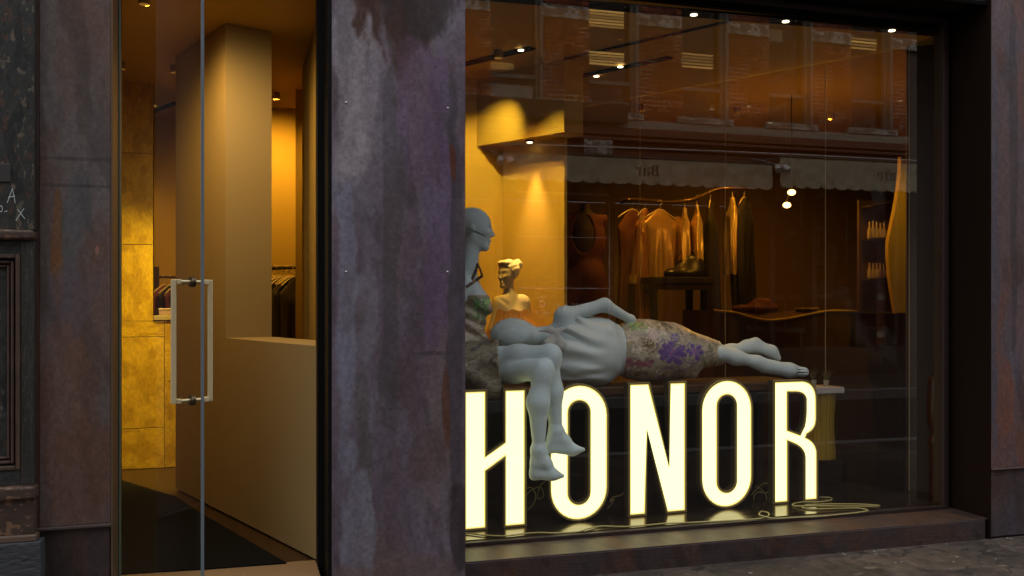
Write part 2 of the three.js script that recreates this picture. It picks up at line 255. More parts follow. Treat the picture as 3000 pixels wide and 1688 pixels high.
{ // left pilaster, steel sheet with a lip over its base plate
  const x0 = P(90, 700)[0], x1 = P(283, 700)[0], yl = P(190, 1326)[1];
  const t = thing('steel_pilaster', 'rust-stained steel pilaster left of the glass door with lip near its foot', 'pilaster', [(x0 + x1) / 2, 0, 0]);
  const m = steelMap(steel(320, 1280, 0.34, 2.8, 411, { base: [104, 92, 88], cool: [118, 114, 118], warm: [122, 94, 80], rust: [106, 70, 52], cools: 0.45, rusty: 0.32, marks: 26, patches: [
    { x: 0.62, y: 0.93, rx: 0.5, ry: 0.12, c: [74, 74, 80], a: 0.7, fray: 0.5 }, { x: 0.3, y: 0.2, rx: 0.5, ry: 0.1, c: [118, 82, 66], a: 0.5, fray: 0.6 }, { x: 0.6, y: 0.06, rx: 0.6, ry: 0.09, c: [112, 74, 58], a: 0.55, fray: 0.5 }, { x: 0.26, y: 0.42, rx: 0.09, ry: 0.13, c: [128, 84, 46], a: 0.75, fray: 0.5 }, { x: 0.5, y: 0.45, rx: 0.2, ry: 0.1, c: [84, 88, 92], a: 0.6, fray: 0.6 }, { x: 0.5, y: 0.33, rx: 0.4, ry: 0.06, c: [104, 92, 102], a: 0.6, fray: 0.6 }, { x: 0.5, y: 0.545, rx: 0.7, ry: 0.003, c: [62, 56, 56], a: 0.5, fray: 0.06 }, { x: 0.4, y: 0.505, rx: 0.8, ry: 0.003, c: [58, 52, 52], a: 0.5, fray: 0.06 }, { x: 0.8, y: 0.41, rx: 0.03, ry: 0.008, c: [170, 120, 100], a: 1, fray: 0.6 }] }), 0.55);
  part(t, 'plate', box(x0 + 0.012, x1 - 0.008, yl + 0.008, HEAD + 0.2, -0.01, 0, 0.003), m);
  part(t, 'edge_strip', box(x0, x0 + 0.011, yl + 0.008, HEAD + 0.2, -0.012, 0.006, 0.002), steelMap(steel(32, 256, 0.02, 2.4, 77, { base: [84, 54, 42], cool: [70, 60, 58], warm: [104, 62, 44], rusty: 0.5 })));
  part(t, 'lip', box(x0 + 0.004, x1 - 0.004, yl - 0.004, yl + 0.008, -0.012, 0.018, 0.003), mat([0.07, 0.05, 0.045], 0.5));
  part(t, 'base_plate', box(x0 + 0.016, x1 - 0.012, -0.01, yl - 0.004, -0.02, -0.006, 0.002), steelMap(steel(256, 192, 0.32, 0.3, 433, { base: [72, 60, 60], cool: [70, 68, 72], warm: [88, 66, 60], rusty: 0.25, marks: 20 })));
  part(t, 'return_plate', box(x1 - 0.007, x1, -0.01, HEAD + 0.2, -0.32, -0.001), mat([0.2, 0.13, 0.08], 0.4, { metalness: 0.5 }));
  part(t, 'core', box(-3, x1 - 0.008, -0.01, HEAD + 0.2, -0.3, -0.022), M.darkSteel);
}
{ // right column
  const x1 = colL + 0.62, yl = P(2530, 1177)[1], g = 0.002;
  const t = thing('steel_column', 'reddish raw steel column at the right end of the shop window', 'column', [colL + 0.2, 0, 0]);
  const m = steelMap(steel(256, 1024, 0.62, 2.4, 512, { base: [112, 90, 90], cool: [98, 98, 114], warm: [126, 92, 84], rust: [136, 80, 60], cools: 0.5, rusty: 0.45, marks: 24, patches: [{ x: 0.16, y: 0.12, rx: 0.12, ry: 0.07, c: [140, 88, 70], a: 0.7, fray: 0.6 }, { x: 0.03, y: 0.45, rx: 0.05, ry: 0.5, c: [92, 92, 108], a: 0.7, fray: 0.5 }, { x: 0.25, y: 0.6, rx: 0.05, ry: 0.5, c: [70, 62, 66], a: 0.6, fray: 0.5 }] }), 0.55);
  part(t, 'plate', box(colL, x1, yl + 0.004, HEAD + 0.3, -0.01, 0.012, 0.003), m);
  part(t, 'lip', box(colL, x1, yl - 0.006, yl + 0.004, -0.01, 0.02, 0.003), mat([0.1, 0.06, 0.05], 0.5));
  part(t, 'base_plate', box(colL + 0.001, x1, 0.012, yl - 0.006, -0.01, 0.002, 0.002), steelMap(steel(256, 192, 0.6, 0.4, 533, { base: [88, 72, 74], cool: [84, 84, 94], warm: [108, 78, 68], rusty: 0.3, marks: 20 })));
  part(t, 'reveal_plate', box(colL - 0.006, colL, 0.002, HEAD + 0.1, GLASS_Z - 0.06, 0.008), phys([0.014, 0.007, 0.004], 0.8, { specularIntensity: 0.15 }));
  part(t, 'core', box(colL, x1 + 5, -0.01, HEAD + 0.3, -0.3, -0.012), M.darkSteel);
}
{ // the neighbour's old painted cast-iron door case
  const paint = (w, h, s) => mat([0.62, 0.62, 0.62], 0.6, { map: tex(w, h, (u, v) => { const x = u * w / 300, y = v * h / 300, a = fbm(x * 6, y * 6, s, 5), b = fbm(x * 30, y * 14, s + 5, 4); let c = mix3([44, 46, 43], [58, 62, 56], a); c = mix3(c, [92, 62, 44], sm(0.60, 0.66, b) * 0.85); c = mix3(c, [126, 112, 92], sm(0.66, 0.70, fbm(x * 22, y * 12, s + 9, 4)) * 0.8); c = mix3(c, [24, 24, 24], sm(0.6, 0.66, fbm(x * 12, y * 6, s + 13, 4)) * 0.7); const g = 0.8 + 0.4 * vn(x * 90, y * 90, s + 2); return [c[0] * g, c[1] * g, c[2] * g]; }), bumpMap: plasterBump, bumpScale: 0.003 });
  const pm = paint(640, 1024, 601), pm2 = paint(256, 256, 605), brown = mat([0.62, 0.62, 0.62], 0.6, { map: tex(256, 128, (u, v) => { const b = fbm(u * 8, v * 5, 611, 5), s = fbm(u * 40, v * 8, 613, 3); let c = mix3([66, 50, 42], [104, 80, 64], b); c = mix3(c, [146, 110, 82], sm(0.6, 0.68, s)); return c; }) });
  const z = 0.05, x0 = -1.7, x1 = P(86, 700, z)[0], Y = (v) => P(40, v, z)[1], X = (u) => P(u, 800, z)[0];
  const t = thing('door_case', 'old dark green chipped door case at the left edge with moulded panel', 'door case', [x1 - 0.2, 0, z]);
  part(t, 'upper_board', box(x0, x1, Y(578), 3.4, -0.02, z, 0.004), pm);
  part(t, 'shelf_moulding', box(x0, x1 + 0.002, Y(604), Y(578), -0.02, z + 0.03, 0.014), brown);
  part(t, 'stile', box(X(50), x1, Y(1222), Y(604), -0.02, z, 0.004), pm);
  part(t, 'panel', box(x0, X(50), Y(1222), Y(604), -0.02, z - 0.035), pm2);
  part(t, 'rail', box(x0, X(50), Y(604) - 0.06, Y(604), -0.02, z - 0.001, 0.003), pm2);
  part(t, 'rail', box(x0, X(50), Y(1222), Y(1182), -0.02, z - 0.001, 0.003), pm2);
  for (const [d, w, h] of [[0, 0.016, 0.006], [0.024, 0.012, -0.008], [0.042, 0.010, -0.018]]) {
    part(t, 'panel_moulding', box(X(50) - d - w, X(50) - d, Y(1182) + d, Y(640) - d, z - 0.04, z + h, 0.004), brown);
    part(t, 'panel_moulding', box(x0, X(50) - d - w - 0.001, Y(640) - d - w, Y(640) - d, z - 0.04, z + h, 0.004), brown);
    part(t, 'panel_moulding', box(x0, X(50) - d - w - 0.001, Y(1182) + d, Y(1182) + d + w, z - 0.04, z + h, 0.004), brown);
  }
  part(t, 'base_moulding', box(x0, x1 + 0.008, Y(1258), Y(1222), -0.02, z + 0.028, 0.015), brown);
  part(t, 'base_block', box(x0, x1 + 0.002, Y(1345), Y(1258), -0.02, z + 0.008, 0.004), brown);
  part(t, 'base_lip', box(x0, x1 + 0.012, Y(1362), Y(1345), -0.02, z + 0.025, 0.006), mat([0.13, 0.085, 0.06], 0.5));
  part(t, 'plinth', box(x0, x1 + 0.03, -0.02, Y(1362), -0.02, z + 0.03, 0.006), mat([0.048, 0.051, 0.058], 0.7, { bumpMap: paveBump, bumpScale: 0.01 }));
  part(t, 'letter_plate', box(x0, X(27), Y(459), Y(413), z - 0.01, z + 0.006, 0.003), mat([0.04, 0.038, 0.036], 0.5));
  const chalk = canvasTex(160, 160, (g) => { g.clearRect(0, 0, 160, 160); g.strokeStyle = 'rgba(190,200,200,0.85)'; g.lineWidth = 3; g.lineCap = 'round'; const L = (...p) => { g.beginPath(); g.moveTo(p[0], p[1]); for (let i = 2; i < p.length; i += 2) g.lineTo(p[i], p[i + 1]); g.stroke(); }; L(52, 66, 78, 8, 92, 66); L(58, 44, 90, 38); L(104, 92, 140, 130); L(136, 88, 96, 138); g.beginPath(); g.ellipse(20, 92, 8, 12, 0, 0, 7); g.stroke(); L(38, 104, 52, 100); });
  const cw = X(72) - X(-8), ch = Y(470) - Y(568), cg = new THREE.PlaneGeometry(cw, ch).translate((X(72) + X(-8)) / 2, (Y(470) + Y(568)) / 2, z + 0.003);
  part(t, 'chalk_marks', cg, mat([1, 1, 1], 0.9, { map: chalk, transparent: true, alphaTest: 0.3 }));
}
{ // head of the shop front above the picture, and the house above it
  const t = thing('shop_building', 'dark steel fascia and upper storeys over the shop front', 'building', [2, HEAD, 0]);
  part(t, 'fascia', box(-3, 10, HEAD + 0.02, HEAD + 1.2, GLASS_Z - 0.1, -0.02), M.darkSteel);
  part(t, 'soffit', box(-1, colL, HEAD, HEAD + 0.02, GLASS_Z - 0.1, -0.005), M.matt);
  part(t, 'upper_wall', box(-12, 18, HEAD + 1.2, 5.6, -5.5, -0.05), mat([0.2, 0.1, 0.07], 0.85));
  part(t, 'side_wall', box(10.5, 18, 0, HEAD + 1.2, -5.5, -0.05), mat([0.2, 0.1, 0.07], 0.85));
  part(t, 'side_wall', box(-12, -3.2, 0, HEAD + 1.2, -5.5, -0.05), mat([0.2, 0.1, 0.07], 0.85));
}
// ---------------------------------------------------------------- window
const SILL = 0.116, winR = P(2368, 900, GLASS_Z)[0];
const sillTex = steel(1024, 128, 3.6, 0.3, 701, { base: [92, 78, 74], cool: [86, 80, 84], warm: [108, 84, 70], rust: [122, 84, 58], cools: 0.4, rusty: 0.5, marks: 60 });
{
  const t = thing('window_ledge', 'low rust-brown steel ledge under the shop window', 'ledge', [2.5, 0, -0.1]), xl = pierR - 0.02, xr = colL - 0.007;
  part(t, 'top_plate', box(xl, xr, SILL - 0.006, SILL, GLASS_Z - 0.02, -0.008, 0.002), mat([0.64, 0.56, 0.48], 0.5, { map: sillTex, metalness: 0.1, bumpMap: plasterBump, bumpScale: 0.001 }));
  part(t, 'front_plate', box(xl, xr - 0.02, -0.01, SILL - 0.006, -0.02, -0.004, 0.003), mat([0.52, 0.46, 0.47], 0.55, { map: sillTex, metalness: 0.1, bumpMap: plasterBump, bumpScale: 0.001 }));
  part(t, 'core', box(xl, colL - 0.03, -0.01, SILL - 0.0065, GLASS_Z - 0.02, -0.022), M.darkSteel);
}
{
  const t = thing('shop_window', 'large plate glass shop window in a thin dark steel frame', 'window', [2.5, SILL, GLASS_Z]), f = mat([0.04, 0.026, 0.022], 0.5, { metalness: 0.2 });
  const x0 = pierR - 0.02, x1 = winR, y0 = SILL + 0.019;
  part(t, 'frame_bottom', box(x0, x1 + 0.035, SILL, y0, GLASS_Z - 0.02, GLASS_Z + 0.02, 0.003), f);
  part(t, 'frame_right', box(x1, x1 + 0.035, y0, HEAD - 0.002, GLASS_Z - 0.02, GLASS_Z + 0.02, 0.003), f);
  part(t, 'frame_top', box(x0, x1, HEAD - 0.03, HEAD - 0.002, GLASS_Z - 0.02, GLASS_Z + 0.02, 0.003), f);
  part(t, 'frame_left', box(x0 - 0.01, x0 + 0.02, y0, HEAD - 0.03, GLASS_Z - 0.02, GLASS_Z + 0.02, 0.003), f);
  part(t, 'pane', new THREE.PlaneGeometry(x1 - x0 - 0.02, HEAD - 0.03 - y0).translate((x0 + 0.02 + x1) / 2, (y0 + HEAD - 0.03) / 2, GLASS_Z), M.glass);
}
struct('wall', box(winR + 0.033, colL - 0.004, DECK - 0.1, HEAD, GLASS_Z - 0.1, GLASS_Z - 0.03), M.darkWall);
// ---------------------------------------------------------------- entrance
{
  const zf = -0.2, x0 = P(286, 800, zf)[0], x1 = P(798, 800, zf)[0];
  const t = thing('door_frame', 'black steel frame of the entrance beside the purple-grey pier', 'door frame', [0, 0, zf]);
  part(t, 'left_jamb', box(P(283, 700)[0] + 0.002, x0, -0.01, HEAD, zf - 0.06, zf, 0.002), mat([0.14, 0.09, 0.05], 0.4, { metalness: 0.5 }));
  part(t, 'right_jamb', box(x1, pierL - 0.001, -0.01, HEAD, zf - 0.1, zf, 0.002), M.black);
  part(t, 'right_return', box(pierL - 0.012, pierL - 0.001, -0.01, HEAD, zf + 0.001, -0.004), M.black);
  const st = thing('threshold', 'brown step across the bottom of the entrance', 'step', [0, 0, -0.15]);
  part(st, 'tread', box(x0, x1, FLOOR - 0.03, FLOOR + 0.003, -0.3, -0.01, 0.004), mat([0.2, 0.13, 0.075], 0.5, { bumpMap: paveBump, bumpScale: 0.004 }));
  part(st, 'riser', box(x0, x1, -0.02, FLOOR - 0.03, -0.3, -0.03), M.darkSteel);
  const s = new THREE.Shape(); [[286, 1203], [420, 1244], [442, 1249], [500, 1289], [720, 1417], [520, 1432], [262, 1447]].forEach(([u, v], i) => { const p = PY(u, v, FLOOR + 0.006); i ? s.lineTo(p[0], -p[2]) : s.moveTo(p[0], -p[2]); });
  const mg = new THREE.ExtrudeGeometry(s, { depth: 0.006, bevelEnabled: false }).rotateX(-Math.PI / 2).translate(0, FLOOR + 0.004, 0);
  const mt = new THREE.Mesh(mg, M.matt); mt.name = 'black_floor_sheet'; tag(mt, 'black sheet on the floor behind the glass door', 'mat'); scene.add(mt); mt.receiveShadow = true;  // flat black sheet laid over this stretch of floor
}
{ // the glass door, opened towards the street
  const H = [-0.491, -0.2], D = [0.44, 0.898], N = [-0.898, 0.44], W = 0.85, at = (s, y, n = 0) => [H[0] + D[0] * s + N[0] * n, y, H[1] + D[1] * s + N[1] * n];
  const t = thing('glass_door', 'frameless glass door standing open with long back-to-back pull handle', 'door', [H[0], 0, H[1]]), yb = FLOOR + 0.02, yt = HEAD - 0.02;
  const pg = new THREE.PlaneGeometry(W - 0.02, yt - yb).rotateY(-Math.atan2(D[1], D[0])); const c = at(W / 2, (yb + yt) / 2); part(t, 'pane', pg.translate(...c), M.doorGlass);
  part(t, 'glass_edge', bar(at(W - 0.004, yb), at(W - 0.004, yt), 0.012, 0.008, 0.002), phys([0.16, 0.2, 0.22], 0.15, {}));
  part(t, 'glass_edge', bar(at(0.003, yb), at(0.003, yt), 0.006, 0.006, 0.001), phys([0.12, 0.22, 0.18], 0.2, {}));
  const s0 = 0.755, ya = 0.955, yc = 1.425;
  for (const n of [1, -1]) {
    const h = part(t, 'handle', bar(at(s0, ya, 0.072 * n), at(s0, yc, 0.072 * n), 0.019, 0.019, 0.003), M.paleBar);
    for (const y of [ya + 0.009, yc - 0.009]) { part(h, 'arm', bar(at(s0, y, 0.045 * n), at(s0, y, 0.064 * n), 0.019, 0.019, 0.003), M.paleBar); part(h, 'stem', cyl(at(s0, y, 0.004 * n), at(s0, y, 0.046 * n), 0.008), M.brass); part(h, 'rosette', cyl(at(s0, y, 0.001 * n), at(s0, y, 0.008 * n), 0.02), mat([0.14, 0.1, 0.06], 0.3, { metalness: 0.8 })); }
  }
}

// ================================================================ GLOWING LETTERS
{
  const LO = [1.484, -0.485], LD = [0.99873, -0.05044], turn = Math.atan2(0.05044, 0.99873);
  const faceMat = mat([0.5, 0.45, 0.25], 0.45, { emissive: lin(1, 0.94, 0.47), emissiveIntensity: 1.7 }), edgeMat = mat([0.5, 0.42, 0.2], 0.45, { emissive: lin(1, 0.8, 0.2), emissiveIntensity: 1.15 }), returnMat = mat([0.10, 0.075, 0.035], 0.45, { metalness: 0.5 }), trimMat = mat([0.34, 0.26, 0.1], 0.45, { metalness: 0.4 });
  const arc = (cx, cy, rx, ry, a0, a1, n = 16) => Array.from({ length: n + 1 }, (_, i) => { const a = a0 + (a1 - a0) * i / n; return [cx + rx * Math.cos(a), cy + ry * Math.sin(a)]; });
  const bez = (a, b, c, n = 12) => Array.from({ length: n + 1 }, (_, i) => { const t = i / n; return [0, 1].map((k) => (1 - t) ** 2 * a[k] + 2 * t * (1 - t) * b[k] + t * t * c[k]); });
  function inset(pts, d) {       // moves a closed counter-clockwise outline inwards by d
    const p = pts.filter((q, i) => { const r = pts[(i + 1) % pts.length]; return Math.hypot(q[0] - r[0], q[1] - r[1]) > 1e-5; }), n = p.length;
    return p.map((q, i) => {
      const a = p[(i + n - 1) % n], b = p[(i + 1) % n], e = [q[0] - a[0], q[1] - a[1]], f = [b[0] - q[0], b[1] - q[1]], le = Math.hypot(...e), lf = Math.hypot(...f);
      const n1 = [-e[1] / le, e[0] / le], n2 = [-f[1] / lf, f[0] / lf], m = [n1[0] + n2[0], n1[1] + n2[1]], k = d / Math.max(0.35, (1 + n1[0] * n2[0] + n1[1] * n2[1]));
      return [q[0] + m[0] * k, q[1] + m[1] * k];
    });
  }
  const area = (p) => p.reduce((s, q, i) => { const r = p[(i + 1) % p.length]; return s + q[0] * r[1] - r[0] * q[1]; }, 0);
  const ccw = (p) => (area(p) > 0 ? p : p.slice().reverse()), path = (p, K = THREE.Shape) => { const s = new K(); p.forEach((q, i) => (i ? s.lineTo(...q) : s.moveTo(...q))); s.closePath(); return s; };
  const stadium = (x0, x1, y0, y1) => { const r = (x1 - x0) / 2; return [...arc(x0 + r, y1 - r, r, r, 0, Math.PI), ...arc(x0 + r, y0 + r, r, r, Math.PI, 2 * Math.PI)]; };
  // outlines in a box of width w, height h, y up
  const G = {
    H: (w, h) => { const s = 0.372 * w; return { out: [[0, 0], [s, 0], [s, 0.41 * h], [w - s, 0.488 * h], [w - s, 0], [w, 0], [w, h], [w - s, h], [w - s, 0.622 * h], [s, 0.546 * h], [s, h], [0, h]], holes: [], bars: [[s / 2, s], [w - s / 2, s]] }; },
    O: (w, h) => { const s = 0.345 * w; return { out: stadium(0, w, 0, h), holes: [stadium(s, w - s, s * 0.83, h - s * 0.83)], bars: [[s / 2, s], [w - s / 2, s]] }; },
    N: (w, h) => ({ out: [[0, 0], [0.31 * w, 0], [0.318 * w, 0.63 * h], [0.645 * w, 0], [w, 0], [w, h], [0.685 * w, h], [0.692 * w, 0.36 * h], [0.365 * w, h], [0, h]], holes: [], bars: [[0.16 * w, 0.3 * w], [0.84 * w, 0.3 * w]] }),
    R: (w, h) => ({
      out: [[0, 0], [0.345 * w, 0], [0.345 * w, 0.488 * h], ...bez([0.4 * w, 0.478 * h], [0.66 * w, 0.44 * h], [0.675 * w, 0.36 * h]), [0.675 * w, 0], [w, 0], [w, 0.36 * h], ...bez([w, 0.4 * h], [0.97 * w, 0.49 * h], [0.755 * w, 0.53 * h]), ...bez([0.77 * w, 0.545 * h], [0.985 * w, 0.58 * h], [0.985 * w, 0.68 * h]), ...bez([0.985 * w, 0.82 * h], [0.985 * w, 0.985 * h], [0.64 * w, h]), [0, h]],
      holes: [[[0.34 * w, 0.6 * h], [0.58 * w, 0.562 * h], ...bez([0.66 * w, 0.62 * h], [0.70 * w, 0.68 * h], [0.70 * w, 0.76 * h]), ...bez([0.70 * w, 0.84 * h], [0.67 * w, 0.885 * h], [0.5 * w, 0.89 * h]), [0.34 * w, 0.892 * h]]], bars: [[0.17 * w, 0.33 * w], [0.83 * w, 0.3 * w]],
    }),
  };
  const say = { H: 'glowing cream letter H at the left end, beside the steel pier', O: 'glowing cream letter O behind the dangling feet', N: 'glowing cream letter N in the middle of the word', O2: 'glowing cream letter O between the letters N and R', R: 'glowing cream letter R at the right end of the word' };
  for (const [ch, key, u0, u1, vt, vb] of [['H', 'H', 1166, 1325, 979, 1323], ['O', 'O', 1381, 1532, 965, 1307], ['N', 'N', 1581, 1728, 961, 1298], ['O', 'O2', 1762, 1895, 953, 1277], ['R', 'R', 1946, 2059, 955.5, 1264]]) {
    const um = (u0 + u1) / 2, a = PL(u0, vb, LO, LD), b = PL(u1, vb, LO, LD), t = PL(um, vt, LO, LD), q = PL(um, vb, LO, LD), w = Math.hypot(b[0] - a[0], b[2] - a[2]), h = t[1] - DECK - (ch === 'O' ? 0.001 : 0.001);
    const o = thing('letter_' + ch.toLowerCase(), say[key], 'sign letter', [a[0], DECK + 0.001, a[2]], 'letters of the lit word'); o.rotation.y = turn;
    const { out, holes, bars } = G[ch](w, h), B = 0.0115, O = ccw(out), HS = holes.map(ccw), I = inset(O, B), IH = HS.map((p) => inset(p, -B));
    const face = path(I); IH.forEach((p) => face.holes.push(path(p, THREE.Path)));
    const rim = path(O); rim.holes.push(path(I, THREE.Path));
    const rims = [rim, ...HS.map((p, i) => { const s = path(IH[i]); s.holes.push(path(p, THREE.Path)); return s; })];
    const body = path(O); HS.forEach((p) => body.holes.push(path(p, THREE.Path)));
    const add = (n, s, depth, z, m, bev = 0) => { const g = new THREE.ExtrudeGeometry(s, { depth, bevelEnabled: !!bev, bevelSize: bev, bevelThickness: bev, bevelOffset: -bev, bevelSegments: 2, curveSegments: 1 }); g.translate(0, 0, z); g.userData.local = true; const k = part(o, n, g, m); return k; };
    add('housing', body, 0.04, -0.054, returnMat); add('face', face, 0.004, -0.012, faceMat); const E = inset(O, B + 0.006), EH = HS.map((p) => inset(p, -B - 0.006)), er = path(inset(O, B - 0.001)); er.holes.push(path(E, THREE.Path)); add('face_edge', [er, ...HS.map((p, i) => { const s = path(EH[i]); s.holes.push(path(inset(p, -B + 0.001), THREE.Path)); return s; })], 0.002, -0.0095, edgeMat); add('trim', rims, 0.010, -0.0125, trimMat, 0.002);
    for (const [x, bw] of bars) { const l = new THREE.RectAreaLight(lin(1, 0.85, 0.34), 0.8, bw * 0.7, h * 0.8); l.position.set(x, h / 2, 0.001); l.rotation.y = Math.PI; o.add(l); l.name = 'letter_glow'; }
  }
}
// cream flex running along the front of the display floor
{
  const flex = mat([0.42, 0.36, 0.14], 0.5), y = DECK + 0.006, path = (pts) => pts.map(([u, v, up = 0]) => { const p = PY(u, v, y); p[1] += up; return p; });
  const t = new THREE.Mesh(tube(path([[1150, 1340], [1179, 1342], [1225, 1347], [1273, 1348], [1315, 1343], [1352, 1340], [1400, 1341], [1456, 1337], [1480, 1330], [1510, 1324], [1565, 1325], [1618, 1322], [1670, 1317], [1727, 1315], [1770, 1313], [1810, 1311], [1859, 1308], [1905, 1305], [1931, 1299], [1932, 1292, 0.004], [1918, 1289, 0.006], [1909, 1296, 0.006], [1918, 1303, 0.01], [1945, 1304], [2003, 1301.5], [2060, 1299], [2111, 1294], [2160, 1289], [2183, 1284], [2165, 1279], [2110, 1279], [2039, 1280], [2018, 1277], [2030, 1271], [2095, 1268], [2175, 1269], [2212, 1272], [2200, 1277, 0.008], [2130, 1276, 0.006], [2050, 1275, 0.006], [2000, 1273], [1993, 1269], [2018, 1263], [2065, 1262], [2090, 1258], [2088, 1252], [2061, 1251]]), 0.0042, 500), flex);
  t.name = 'flex'; tag(t, 'long cream flex snaking along the display floor in front of the letters', 'cable'); t.castShadow = t.receiveShadow = true; scene.add(t);
  const loops = (n, label, pts) => { const m = new THREE.Mesh(tube(pts.map(([u, v, z]) => P(u, v, z)), 0.0035, 160), mat([0.3, 0.25, 0.1], 0.5)); m.name = 'coiled_wire'; tag(m, label, 'cable'); m.castShadow = m.receiveShadow = true; scene.add(m); };
  loops(0, 'thin wire looped behind the gap between the letters H and O', [[1318, 1232, -0.64], [1335, 1226, -0.63], [1347, 1245, -0.62], [1340, 1270, -0.61], [1322, 1282, -0.62], [1316, 1262, -0.64], [1335, 1234, -0.66], [1360, 1226, -0.66], [1366, 1248, -0.65], [1352, 1254, -0.64], [1362, 1218, -0.62], [1400, 1205, -0.66]]);
  loops(1, 'thin wire looped on the floor behind the gap between O and R', [[1890, 1245, -0.72], [1905, 1228, -0.72], [1925, 1215, -0.7], [1938, 1224, -0.7], [1928, 1240, -0.7], [1905, 1238, -0.72], [1896, 1255, -0.72], [1912, 1268, -0.7], [1928, 1256, -0.7], [1920, 1236, -0.74], [1900, 1222, -0.76]]);
  loops(2, 'short loose wires behind the gap between O and N', [[1528, 1280, -0.66], [1545, 1256, -0.66], [1535, 1262, -0.64], [1540, 1252, -0.66], [1562, 1246, -0.68], [1568, 1240, -0.7]]);
}
// ================================================================ LAMPS IN CEILING SLOTS, ADDED CANS
function addedCans(label, cans) {       // added cans under the ceiling, lamps sunk out of view, to brighten the shop
  const x0 = cans[0][0], z0 = cans[0][1], t = thing('added_can_light', label, 'ceiling light', [x0, CEIL, z0]);
  for (const [x, z, to, I, ang, pen, col] of cans) {
    part(t, 'can', new THREE.LatheGeometry([[0.0001, 0.05], [0.03, 0.05], [0.03, 0], [0.026, 0], [0.026, 0.045], [0.0001, 0.045]].map((p) => new THREE.Vector2(...p)), 28).translate(x, CEIL - 0.051, z), M.ceiling);
    part(t, 'lamp', cyl([x, CEIL - 0.008, z], [x, CEIL - 0.012, z], 0.02, 0.02, 20), M.lamp);
    spot([x, CEIL - 0.056, z], to, col ?? AMBER, I, ang, pen ?? 0.6);
  }
}
function slotLight(label, a, b, lamps, w = 0.07) {
  const t = thing('slot_light', label, 'ceiling light', [(a[0] + b[0]) / 2, CEIL, (a[1] + b[1]) / 2]);
  part(t, 'trough', bar([a[0], CEIL - 0.006, a[1]], [b[0], CEIL - 0.006, b[1]], w, 0.011), M.matt);
  for (const [x, z, to, I, ang, pen, col] of lamps) {
    part(t, 'lamp', cyl([x, CEIL - 0.012, z], [x, CEIL - 0.0165, z], 0.019, 0.019, 24), M.lamp);
    spot([x, CEIL - 0.022, z], to, col ?? AMBER, I, ang, pen ?? 0.6);
  }
}
const ceilPt = (u, v) => { const p = PY(u, v, CEIL); return [p[0], p[2]]; };
